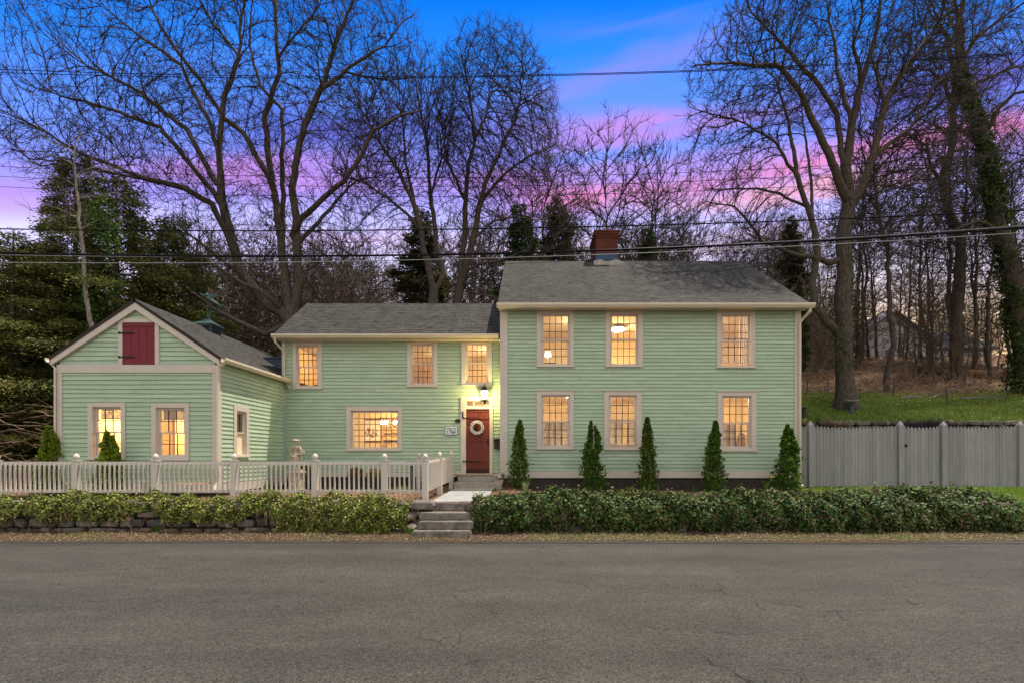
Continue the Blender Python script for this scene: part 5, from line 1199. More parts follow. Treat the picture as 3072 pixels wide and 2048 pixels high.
def tuft(x, y, n, h, cols, lab, cat='plant', flower=None, seed=0, name='daffodil_clump', spread=.08):
    rng = np.random.default_rng(seed); z = groundz(x, y); V = []; Fq = []
    for i in range(n):
        a = rng.uniform(0, 6.28); r = rng.uniform(0, spread); b_ = np.array([r * math.cos(a), r * math.sin(a), 0]); hh = h * rng.uniform(.6, 1.1); lean = np.array([math.cos(a), math.sin(a), 0]) * hh * rng.uniform(.1, .5); s = np.array([-math.sin(a), math.cos(a), 0]) * .009
        m_ = b_ + lean * .4 + np.array([0, 0, hh * .7]); t_ = b_ + lean * 1.1 + np.array([0, 0, hh]); k_ = len(V); V += [b_ - s, b_ + s, m_ + s, m_ - s, t_]; Fq += [(k_, k_ + 1, k_ + 2), (k_, k_ + 2, k_ + 3), (k_ + 3, k_ + 2, k_ + 4)]
    e = empty(name, lab, cat, (x, y, z)); np_mesh('leaves', np.array(V), np.array(Fq), LEAF, e, col=pal(rng, len(Fq), cols))
    if flower:
        for (fx, fz) in flower:
            f_ = MB().tube([(0, 0, 0), (fx * .6, 0, fz * .6), (fx, -.02, fz)], .004, 4).build('stalk', mat('stalk', (.12, .2, .04)), e); mb = MB()
            for q in range(6): a = q * PI / 3; mb.face([(fx, -.03, fz), (fx + .03 * math.cos(a - .4), -.03, fz + .03 * math.sin(a - .4)), (fx + .045 * math.cos(a), -.02, fz + .045 * math.sin(a)), (fx + .03 * math.cos(a + .4), -.03, fz + .03 * math.sin(a + .4))])
            mb.lathe([(.012, 0), (.02, .03)], c=(fx, -.05, fz), n=8); mb.build('flower', mat('daffodil_yellow', (.75, .50, .04), .6), e)
GR = [(.08, .17, .02), (.12, .22, .03), (.05, .11, .015)]
tuft(wx(1577, 13.9), 13.9, 26, .30, [(.22, .30, .18), (.15, .22, .10)], 'pale green strap leaved clump beside the first arborvitae', seed=1)
tuft(wx(2300, 14.5), 14.5, 22, .32, GR, 'daffodil with one yellow flower left of the corner arborvitae', 'flower', [(.12, .40)], 2)
tuft(wx(2085, 14.3), 14.3, 10, .22, GR, 'small green shoots left of the fourth arborvitae', seed=3)
tuft(wx(1885, 14.0), 14.0, 10, .22, GR, 'small green shoots under the middle lower window', seed=4)
tuft(wx(575, 12.1), 12.1, 26, .30, GR, 'yellow daffodils behind the fence at the corner of the gabled wing', 'flower', [(.1, .25), (.16, .2)], 5)
tuft(wx(800, 14.6), 14.6, 40, .34, GR, 'tulip leaves left of the statue', seed=6, name='tulip_clump', spread=.2)
tuft(wx(835, 14.9), 14.9, 36, .34, GR, 'tulip leaves against the corner just left of the statue', seed=7, name='tulip_clump', spread=.2)
tuft(wx(100, 11.7), 11.7, 22, .16, GR, 'low green tuft under the fence at the far left', seed=8, name='grass_tuft', spread=.15)
tuft(wx(1215, 14.2), 14.2, 60, .2, [(.16, .22, .05), (.3, .33, .15)], 'variegated low plant at the foot of the dark column', seed=9, name='low_plant', spread=.25)
tuft(wx(470, 10.6), 10.62, 60, .12, GR, 'green weed growing out of the left stone wall', seed=10, name='weed', spread=.15)
tuft(wx(1232, 10.45), 10.45, 60, .12, GR, 'green weed at the foot of the boulder by the steps', seed=11, name='weed', spread=.1)

def scatter(name, n, fn, cols, size, lab, cat, seed, blade=False, h=.07, wid=.006, mat_=LEAF, jit=.25):
    rng = np.random.default_rng(seed); x, y = fn(rng, n); n = len(x); z = Hgt(x, y)
    if blade:
        a = rng.uniform(0, 2 * PI, n); hh = h * rng.uniform(.5, 1.3, n); b_ = np.stack([x, y, z - .005], 1); s = np.stack([np.cos(a), np.sin(a), 0 * a], 1) * wid; t = b_ + np.stack([rng.normal(0, .35, n) * hh, rng.normal(0, .35, n) * hh, hh], 1)
        V = np.stack([b_ - s, b_ + s, t], 1).reshape(-1, 3); Fq = np.arange(n * 3).reshape(-1, 3); col = pal(rng, n, cols, jit)
    else:
        p = np.stack([x, y, z + rng.uniform(.0, .03, n)], 1); V, Fq = leaf_cloud(p, np.tile([0, -.1, 1.0], (n, 1)), size, size * .7, rng, tilt=.5, fold=.1); col = np.repeat(pal(rng, n, cols, jit), 2, 0)
    return tag(np_mesh(name, V, Fq, mat_, col=col), lab, cat, kind='stuff')
def uni(x0, x1, y0, y1, keep=None):
    def f(rng, n):
        x = rng.uniform(x0, x1, n); y = rng.uniform(y0, y1, n)
        if keep is not None: k = keep(x, y, rng); x, y = x[k], y[k]
        return x, y
    return f
GRN = [(.06, .16, .014), (.13, .27, .022), (.22, .36, .04), (.32, .40, .07), (.22, .19, .08)]
scatter('grass', 60000, uni(7.6, 19, 11.3, 15.8), GRN, 0, 'thin grass strip in front of the privacy fence', 'grass', 1, True, .09, .007)
scatter('grass', 110000, uni(8.5, 24, 18.9, 25.5, lambda x, y, r: (y + .3 * np.sin(x * 1.3) + r.normal(0, .5, len(x))) < 24.2), GRN, 0, 'bright green lawn on the bank behind the privacy fence', 'grass', 2, True, .10, .012)
scatter('grass', 9000, uni(-12, 12, 9.75, 10.5, lambda x, y, r: np.sin(x * 1.9) * np.sin(x * .7 + 2) + r.normal(0, .3, len(x)) > .35), GRN, 0, 'sparse grass on the dirt verge', 'grass', 3, True, .045, .006)
LIT = [(.30, .17, .10), (.17, .10, .06), (.42, .28, .18), (.50, .39, .28), (.08, .05, .03)]
scatter('leaf_litter', 80000, uni(8.5, 36, 19.5, 43, lambda x, y, r: (x > 20) | (y > 22.5)), LIT, .10, 'fallen brown leaves over the hillside', 'leaves', 4)
scatter('leaf_litter', 7000, uni(8.5, 20, 18.9, 24.5), LIT, .09, 'scattered dry leaves lying in the bank lawn', 'leaves', 14)
scatter('leaf_litter', 26000, uni(-14, 12.5, 9.72, 10.75), LIT, .026, 'dry leaf bits along the road verge', 'leaves', 5)
scatter('mulch', 24000, uni(-14, -2.4, 10.95, 15.9), LIT, .045, 'bark mulch and dry leaves in the left garden', 'mulch', 6)
scatter('mulch', 16000, uni(-.9, 8.4, 11.1, 15.3), [(.10, .055, .04), (.16, .10, .07), (.05, .03, .02)], .04, 'dark bark mulch in front of the right block', 'mulch', 7)
scatter('wild_flowers', 2600, uni(8.8, 19, 19.2, 22.8, lambda x, y, r: np.sin(x * 1.1 + y) > -.3), [(.35, .45, .75), (.75, .78, .85), (.6, .65, .5)], .035, 'tiny pale blue and white flowers in the lawn', 'flowers', 8)

# ---- trees -----------------------------------------------------------------
def tubes_np(chains, name, mats, parent=None, loc=None, shades=None):
    """chains: list of (points (n,3), radii (n,)); rings shared along each chain, built in bulk per side count"""
    Vs, Fs, off = [], [], 0
    for sides, sel in ((9, lambda r: r > .07), (5, lambda r: .018 < r <= .07), (3, lambda r: r <= .018)):
        ch = [c for c in chains if sel(c[1].max())]
        if not ch: continue
        P_ = np.concatenate([c[0] for c in ch]); R_ = np.concatenate([c[1] for c in ch]); ln = np.array([len(c[0]) for c in ch])
        cid = np.repeat(np.arange(len(ch)), ln); st = np.concatenate([[0], np.cumsum(ln)[:-1]]); en = np.cumsum(ln) - 1
        i = np.arange(len(P_)); nx = np.where(i < en[cid], i + 1, i); pv = np.where(i > st[cid], i - 1, i)
        T = unit(P_[nx] - P_[pv]); D = unit(P_[en] - P_[st])[cid]
        ref = np.where(np.abs(D[:, 2:3]) < .8, np.array([[0, 0, 1.]]), np.array([[1., 0, 0]])); U = unit(np.cross(ref, T)); W = np.cross(T, U)
        a = np.arange(sides) * 2 * PI / sides; V = P_[:, None] + (U[:, None] * np.cos(a)[None, :, None] + W[:, None] * np.sin(a)[None, :, None]) * R_[:, None, None]
        k = i[i < en[cid]]; s = np.arange(sides); s2 = (s + 1) % sides
        q = np.stack([k[:, None] * sides + s, k[:, None] * sides + s2, (k[:, None] + 1) * sides + s2, (k[:, None] + 1) * sides + s], -1).reshape(-1, 4)
        Vs.append(V.reshape(-1, 3)); Fs.append(q + off); off += len(P_) * sides
    return np_mesh(name, np.concatenate(Vs), np.concatenate(Fs), mats, parent, smooth=True, loc=loc)

def colonize(seed_pts, seed_par, attr, D, dk, rng, iters=140, up=.16, wig=.07, maxn=40000):
    N_ = [np.array(p, float) for p in seed_pts]; par = list(seed_par); cnt = [0] * len(N_)
    A = attr.copy(); nd = np.full(len(A), 1e9); ni = np.zeros(len(A), int)
    def upd(i0):
        nonlocal nd, ni
        new = np.array(N_[i0:])
        for s in range(0, len(new), 400):
            d = np.linalg.norm(A[:, None] - new[None, s:s + 400], axis=2); j = d.argmin(1); m_ = d[np.arange(len(A)), j]; b_ = m_ < nd; nd[b_] = m_[b_]; ni[b_] = j[b_] + s + i0
    upd(0)
    for it in range(iters):
        if len(A) == 0 or len(N_) > maxn: break
        u_, inv = np.unique(ni, return_inverse=True); dirs = unit(A - np.array([N_[k] for k in u_])[inv]); acc = np.zeros((len(u_), 3)); np.add.at(acc, inv, dirs)
        i0 = len(N_); grew = False
        for k, d in zip(u_, acc):
            if cnt[k] >= 3: continue
            p0 = N_[k]; d = d / (np.linalg.norm(d) + 1e-9)
            if par[k] >= 0: pd = p0 - N_[par[k]]; pd = pd / (np.linalg.norm(pd) + 1e-9); d = d * .70 + pd * .62
            d = d + np.array([0, 0, up]) + rng.normal(0, wig, 3); d = d / np.linalg.norm(d); N_.append(p0 + d * D); par.append(int(k)); cnt[k] += 1; cnt.append(0); grew = True
        if not grew: break
        upd(i0); keep = nd > dk; 
        # forget attractors whose nearest node can no longer branch
        cn = np.array(cnt); keep &= ~((cn[ni] >= 3) & (nd < D * 2.5)); A, nd, ni = A[keep], nd[keep], ni[keep]
    return np.array(N_), np.array(par)

def make_tree(name, seeds, attr, D, dk, seed, tip=.009, ex=2.25, twigs=2, twl=.45, bark=BARK, rmin=None, up=.16, wig=.07, maxn=40000, parent=None, flare=0.0, twr=.0066, rcap=None, rscale=.84):
    """seeds: list of polylines [(x,y,z,r),...]; later ones must start on (near) an earlier one"""
    rng = np.random.default_rng(seed); pts, par, rm = [], [], []
    for si, pl_ in enumerate(seeds):
        pl_ = np.array(pl_, float); pl_[:, 3] *= rscale; dense = []
        for a, b_ in zip(pl_[:-1], pl_[1:]):
            k = max(1, int(np.linalg.norm(b_[:3] - a[:3]) / D))
            for j in range(k): dense.append(a + (b_ - a) * j / k)
        dense.append(pl_[-1]); dense = np.array(dense)
        # smooth wander so a limb is never a ruled line
        w = np.cumsum(rng.normal(0, D * .09, (len(dense), 3)), 0); w -= np.linspace(0, 1, len(dense))[:, None] * w[-1]; w[0] = 0; dense[:, :3] += w
        if si == 0: prev = -1
        else: prev = int(np.linalg.norm(np.array(pts) - dense[0, :3], axis=1).argmin()); dense = dense[1:]
        for q in dense: pts.append(q[:3]); par.append(prev); rm.append(q[3]); prev = len(pts) - 1
    ns = len(pts); N_, par = colonize(pts, par, attr, D, dk, rng, up=up, wig=wig, maxn=maxn)
    n = len(N_); R = np.zeros(n); kids = np.zeros(n, int)
    for p in par[par >= 0]: kids[p] += 1
    acc = np.zeros(n)
    for i in range(n - 1, -1, -1):
        r = max(acc[i], tip ** ex); 
        acc[i] = r
        if par[i] >= 0: acc[par[i]] += r
    R = acc ** (1 / ex); R[:ns] = np.maximum(R[:ns] * .0 + np.array(rm), np.minimum(R[:ns], np.array(rm) * 1.15))
    for i in range(ns, n): R[i] = min(R[i], R[par[i]] * .93, rcap or 9)
    if flare: z0 = N_[0][2]; R[:ns] *= 1 + flare * np.exp(-np.clip(N_[:ns, 2] - z0, 0, 9) / .45)
    best = np.full(n, -1)
    for i in range(1, n):
        p = par[i]
        if p >= 0 and (best[p] < 0 or R[i] > R[best[p]] + 1e-9): best[p] = i
    chains = []
    starts = [0] + [i for i in range(1, n) if best[par[i]] != i]
    for s in starts:
        c = [s]
        while best[c[-1]] >= 0: c.append(best[c[-1]])
        if s: pp = N_[[par[s]] + c]; rr = np.concatenate([[min(R[par[s]], R[s] * 1.15)], R[c]])
        else: pp = N_[c]; rr = R[c].copy()
        if kids[c[-1]] == 0: rr[-1] = min(rr[-1], .005)
        if len(pp) > 1: chains.append((pp, rr))
    thin = np.where((R < .035) & (par >= 0))[0]
    if twigs > 0 and len(thin):
        b_ = np.repeat(thin, int(math.ceil(twigs))); b_ = b_[rng.random(len(b_)) < twigs / math.ceil(twigs)]
        d0 = unit(N_[b_] - N_[par[b_]]); d = unit(d0 * .9 + rng.normal(0, .36, (len(b_), 3)) + np.array([0, 0, .3])); L_ = twl * rng.uniform(.35, 1.15, (len(b_), 1))
        p0 = N_[b_]; p1 = p0 + d * L_ * .5; p2 = p1 + unit(d + rng.normal(0, .3, d.shape) + np.array([0, 0, .2])) * L_ * .5
        r0 = np.minimum(twr, R[b_]); 
        for i in range(len(b_)): chains.append((np.stack([p0[i], p1[i], p2[i]]), np.array([r0[i], r0[i] * .85, r0[i] * .45])))
    big = [c for c in chains if c[1].max() > .07]; small = [c for c in chains if c[1].max() <= .07]
    e = parent; print('TREE', name, n, len(chains), file=__import__('sys').stderr)
    t_ = tubes_np(big if big else chains[:1], 'trunk', bark, e); c_ = tubes_np(small, 'crown', TWIG if bark is BARK else bark, e) if small else None
    return N_, R, par

DENS = 1.65
def ell(rng, n, c, r, shell=.55, zmin=None):
    n = int(n * DENS)
    d = unit(rng.normal(0, 1, (n, 3))); p = np.array(c) + d * np.array(r) * (rng.uniform(shell ** 3, 1, (n, 1)) ** (1 / 3)); return p if zmin is None else p[p[:, 2] > zmin]
def pl3(Y, pts, r0, r1, dy0=0.0, dy1=0.0, off=(0, 0), sc=1.0):
    """a limb surveyed as pixel points at tree depth Y, bending dy0..dy1 metres towards or away"""
    n = len(pts); o = []
    for i, (a, b_) in enumerate(pts):
        t = i / (n - 1); yy = Y + dy0 + (dy1 - dy0) * t; p = P(off[0] + a * sc, off[1] + b_ * sc, yy); o.append((*p, r0 * (1 - t) ** .9 + r1 * (1 - (1 - t) ** .9)))
    return o

S1 = 1 / 1.651
def treeA():
    Y = 22.0; e = empty('bare_tree', 'huge spreading bare maple behind the joint of the gabled wing and middle section', 'tree'); q = dict(off=(0, 0), sc=S1)
    gx = wx(872, Y); gz_ = groundz(gx, Y)
    s = [[(gx, Y, gz_ - .2, .62), (*P(872, 1000, Y), .55), (*P(874, 965, Y), .50)]]
    s.append(pl3(Y, [(1438, 1560), (1330, 1500), (1190, 1290), (1130, 1080), (1090, 930), (1078, 740), (1110, 500), (1195, 300), (1215, -40)], .30, .05, 0, -1.0, **q))
    s.append(pl3(Y, [(1440, 1590), (1408, 1420), (1390, 1250), (1340, 900), (1312, 620), (1380, 380), (1372, 0), (1380, -200)], .28, .05, 0, 1.0, **q))
    s.append(pl3(Y, [(1445, 1590), (1478, 1400), (1466, 1200), (1440, 930), (1480, 700), (1560, 480), (1650, 250), (1700, 100), (1790, -60)], .28, .05, 0, -.8, **q))
    s.append(pl3(Y, [(1442, 1590), (1440, 1400), (1428, 1250), (1420, 1000), (1405, 820), (1395, 560), (1290, 430), (1240, 200), (1260, -60)], .20, .04, .1, 2.0, **q))
    s.append(pl3(Y, [(1340, 900), (1200, 640), (1100, 560), (1000, 380), (900, 260), (800, 120), (720, -40)], .16, .03, -.1, -1.6, **q))
    s.append(pl3(Y, [(1130, 1080), (1060, 960), (950, 830), (800, 640), (600, 560), (400, 500), (180, 440)], .15, .02, -.4, -2.2, **q))
    s.append(pl3(Y, [(1090, 930), (930, 650), (700, 470), (450, 330), (240, 170)], .14, .02, -.6, 1.0, **q))
    s.append(pl3(Y, [(1078, 740), (1040, 600), (900, 330), (700, 190), (500, 30)], .13, .02, -.6, -2.8, **q))
    s.append(pl3(Y, [(1350, 1500), (1230, 1400), (1100, 1290), (900, 1130)], .16, .05, .1, -.6, **q))
    s.append(pl3(Y, [(1190, 1290), (1060, 1010), (900, 930), (720, 890), (560, 820), (400, 760), (200, 640), (0, 540)], .17, .02, -.5, -2.5, **q))
    s.append(pl3(Y, [(720, 890), (560, 860), (380, 800), (150, 780), (0, 660)], .07, .015, -1.6, -1.0, **q))
    s.append(pl3(Y, [(1440, 1200), (1500, 1080), (1560, 1020), (1700, 900), (1790, 770), (1850, 640), (2000, 570), (2120, 540)], .19, .03, -.2, -2.0, **q))
    s.append(pl3(Y, [(1465, 1230), (1580, 1110), (1680, 980), (1760, 900), (1850, 880)], .13, .03, 0, 1.5, **q))
    s.append(pl3(Y, [(1560, 480), (1660, 400), (1760, 330), (1900, 240), (2060, 60)], .12, .02, -.5, .6, **q))
    s.append(pl3(Y, [(1760, 370), (1900, 400), (2060, 380)], .05, .015, -.3, -.8, **q))
    s.append(pl3(Y, [(1400, 1540), (1330, 1470), (1200, 1400), (1060, 1310), (960, 1240)], .15, .04, -.3, -1.4, **q))
    s.append([(*P(870, 975, Y), .20), (*P(800, 1005, Y - .3), .17), (*P(740, 978, Y - .6), .15), (*P(690, 950, Y - .9), .13), (*P(640, 925, Y - 1.2), .10), (*P(600, 897, Y - 1.5), .07), (*P(560, 860, Y - 1.8), .03)])
    s.append(pl3(Y, [(1372, 300), (1460, 180), (1560, 60), (1600, -60)], .07, .02, .2, 1.5, **q)); s.append(pl3(Y, [(1195, 300), (1100, 160), (1000, 20), (960, -80)], .07, .02, -.8, .5, **q))
    rng = np.random.default_rng(1); cs = []
    def pe(px, py, rx, ry, n, dy=0, ryd=3.2):
        c = P(px, py, Y + dy); k = Y / F; return ell(rng, n, c, (rx * k, ryd, ry * k), .3)
    cs += [pe(760, 120, 400, 330, 2100), pe(330, 190, 250, 220, 900, -1), pe(1080, 180, 200, 240, 750), pe(560, 430, 330, 170, 900), pe(170, 400, 200, 130, 450, -1.4), pe(1060, 430, 120, 110, 240), pe(420, 520, 260, 60, 300, -1.8), pe(960, 620, 200, 170, 320), pe(700, 680, 120, 150, 160)]
    make_tree('bare_tree', s, np.concatenate(cs), .27, .27, 5, rscale=.76, tip=.0085, ex=2.32, twigs=2.5, twl=.55, parent=e, flare=.4, maxn=40000)
treeA()

def treeB():
    Y = 25.0; q = dict(off=(1000, 0), sc=S1)
    e = empty('bare_tree', 'round crowned bare tree standing behind the roof left of the chimney', 'tree'); gx = wx(1385, Y); gz_ = groundz(gx, Y)
    s = [[(gx, Y, gz_ - .2, .45), (*P(1362, 905, Y), .36), (*P(1380, 860, Y), .34)]]
    s.append(pl3(Y, [(628, 1420), (660, 1300), (690, 1190), (735, 1000), (760, 900), (830, 750), (900, 590), (940, 400)], .26, .03, 0, -1.2, **q))
    s.append(pl3(Y, [(628, 1420), (645, 1200), (652, 1000), (660, 850), (690, 700), (670, 450), (620, 250)], .22, .03, 0, .8, **q))
    s.append(pl3(Y, [(735, 1000), (850, 870), (980, 780), (1100, 720)], .12, .02, -.4, -1.8, **q)); s.append(pl3(Y, [(690, 1190), (800, 1090), (900, 1070), (1020, 1090)], .10, .02, -.2, -1.4, **q))
    s.append(pl3(Y, [(690, 700), (760, 520), (800, 330)], .10, .02, .3, 1.5, **q)); s.append(pl3(Y, [(655, 1000), (570, 800), (520, 600), (480, 420)], .13, .02, .2, 1.5, **q))
    s.append([(*P(1380, 870, Y), .14), (*P(1400, 815, Y - .4), .11), (*P(1440, 790, Y - .9), .09), (*P(1500, 778, Y - 1.3), .06), (*P(1590, 745, Y - 1.8), .03)])
    rng = np.random.default_rng(2); k = Y / F; pe = lambda px, py, rx, ry, n, d=3.4: ell(rng, n, P(px, py, Y), (rx * k, d, ry * k), .35)
    at = np.concatenate([pe(1480, 365, 195, 255, 3800), pe(1590, 420, 100, 150, 900), pe(1440, 560, 150, 120, 400), pe(1640, 610, 60, 60, 90)])
    make_tree('bare_tree', s, at, .26, .25, 6, rscale=.66, rcap=.06, tip=.0085, ex=2.32, twigs=2.5, twl=.5, parent=e, flare=.3, up=.05)
    Y2 = 24.0; e = empty('bare_tree', 'bare tree with several pale stems left of the round crowned one', 'tree'); gx = wx(1300, Y2)
    s = [[(gx, Y2, groundz(gx, Y2) - .2, .40), (*P(1300, 905, Y2), .34), (*P(1302, 870, Y2), .30)]]
    s.append(pl3(Y2, [(495, 1440), (470, 1330), (440, 1150), (400, 1000), (330, 850), (230, 700), (150, 560)], .22, .03, 0, -1.2, **q)); s.append(pl3(Y2, [(500, 1440), (545, 1350), (520, 1200), (490, 950), (470, 720), (420, 520), (400, 350)], .20, .03, 0, 1.0, **q))
    s.append(pl3(Y2, [(440, 1150), (380, 1080), (260, 980), (140, 900), (20, 860)], .10, .02, -.3, -1.6, **q)); s.append(pl3(Y2, [(400, 1000), (360, 800), (340, 600), (300, 420)], .10, .02, -.3, .8, **q)); s.append(pl3(Y2, [(490, 950), (540, 780), (520, 600)], .08, .02, .4, 1.2, **q))
    k = Y2 / F; pe = lambda px, py, rx, ry, n, d=3.0: ell(rng, n, P(px, py, Y2), (rx * k, d, ry * k), .35)
    at = np.concatenate([pe(1210, 420, 170, 200, 1700), pe(1120, 500, 110, 150, 500), pe(1300, 330, 110, 130, 400), pe(1130, 640, 120, 110, 260)])
    make_tree('bare_tree', s, at, .26, .26, 7, rscale=.72, rcap=.07, tip=.0085, ex=2.32, twigs=2.5, twl=.5, parent=e, flare=.3, up=.2)
treeB()

def treeR():
    Y = 21.5; q = dict(off=(2000, 0), sc=S1); e = empty('bare_tree', 'big bare oak with a flared trunk on the lawn right of the house', 'tree'); gx = wx(2537, Y); g = groundz(gx, Y)
    s = [[(gx, Y, g - .15, .50), (gx + .05, Y, g + .5, .46), (*P(2535, 1100, Y), .44), (*P(2527, 980, Y), .42), (*P(2530, 800, Y), .40), (*P(2532, 700, Y), .38), (*P(2548, 610, Y), .35)]]
    s.append(pl3(Y, [(895, 1010), (850, 900), (770, 720), (700, 570), (640, 440), (530, 330), (330, 310), (120, 330)], .24, .025, 0, -2.0, **q))
    s.append(pl3(Y, [(905, 1000), (895, 800), (925, 620), (960, 430), (1000, 290), (1045, 100), (1060, -120)], .27, .05, 0, .8, **q))
    s.append(pl3(Y, [(915, 1020), (990, 900), (1050, 720), (1100, 480), (1230, 280), (1330, 150), (1450, -30)], .25, .04, 0, -1.0, **q))
    s.append(pl3(Y, [(880, 870), (850, 560), (760, 430), (660, 330), (560, 200), (430, 60), (380, -60)], .16, .025, .1, 1.6, **q))
    s.append(pl3(Y, [(920, 640), (870, 500), (830, 350), (800, 120), (780, -80)], .15, .03, .1, 2.0, **q))
    s.append(pl3(Y, [(1050, 760), (1200, 650), (1330, 430), (1420, 330)], .11, .02, -.3, .9, **q)); s.append(pl3(Y, [(960, 430), (940, 220), (980, 60), (960, -60)], .10, .03, .4, -.8, **q)); s.append(pl3(Y, [(1080, 560), (1030, 330), (1000, 200)], .09, .02, -.5, .9, **q))
    s.append([(*P(2525, 1010, Y), .24), (*P(2470, 970, Y - .3), .22), (*P(2436, 915, Y - .5), .20), (*P(2436, 850, Y - .5), .18), (*P(2452, 760, Y - .5), .17), (*P(2440, 690, Y - .5), .16), (*P(2412, 620, Y - .6), .14), (*P(2378, 515, Y - .8), .12), (*P(2364, 365, Y - 1.0), .07), (*P(2327, 240, Y - 1.2), .03)])
    s.append([(*P(2440, 690, Y - .5), .09), (*P(2433, 560, Y - .2), .07), (*P(2420, 430, Y), .05), (*P(2400, 300, Y + .2), .02)])
    s.append([(*P(2412, 620, Y - .5), .08), (*P(2340, 582, Y - .8), .06), (*P(2270, 570, Y - 1), .05), (*P(2120, 566, Y - 1.3), .02)])
    s.append([(*P(2378, 515, Y - .8), .08), (*P(2330, 430, Y - 1), .06), (*P(2230, 370, Y - 1.2), .04), (*P(2090, 330, Y - 1.4), .02)])
    s.append([(*P(2500, 790, Y), .17), (*P(2440, 762, Y - .6), .13), (*P(2370, 752, Y - 1.1), .10), (*P(2291, 715, Y - 1.6), .08), (*P(2254, 660, Y - 2), .06), (*P(2206, 618, Y - 2.3), .04), (*P(2121, 606, Y - 2.6), .02)])
    rng = np.random.default_rng(3); k = Y / F; pe = lambda px, py, rx, ry, n, dy=0, d=3.4: ell(rng, n, P(px, py, Y + dy), (rx * k, d, ry * k), .3)
    at = np.concatenate([pe(2500, 100, 330, 260, 2200), pe(2250, 250, 190, 210, 1000, -.6), pe(2780, 260, 180, 240, 800), pe(2200, 430, 140, 90, 350, -.8), pe(2760, 520, 150, 130, 380), pe(2230, 640, 130, 90, 240, -2), pe(2640, 640, 120, 120, 200)])
    make_tree('bare_tree', s, at, .27, .27, 8, rscale=.78, tip=.0085, ex=2.32, twigs=2.5, twl=.5, parent=e, flare=.75, maxn=40000)
    # ivy patches on its trunk
    n = 1800; z = rng.uniform(5.5, 10.5, n); a = rng.uniform(0, 2 * PI, n); x0 = np.interp(z, [3.7, 7.5, 12], [gx, wx(2527, Y), wx(2536, Y)]); r = .45 + .08 * rng.random(n)
    p = np.stack([x0 + r * np.cos(a), Y + r * np.sin(a), z], 1); kk = (np.sin(a * 2 + z) + rng.normal(0, .4, n)) > .3; V, Fq = leaf_cloud(p[kk], np.stack([np.cos(a), np.sin(a), 0 * a], 1)[kk], .09, .08, rng)
    np_mesh('climbing_ivy', V, Fq, LEAF, e, col=np.repeat(pal(rng, kk.sum(), IVR), 2, 0))
treeR()

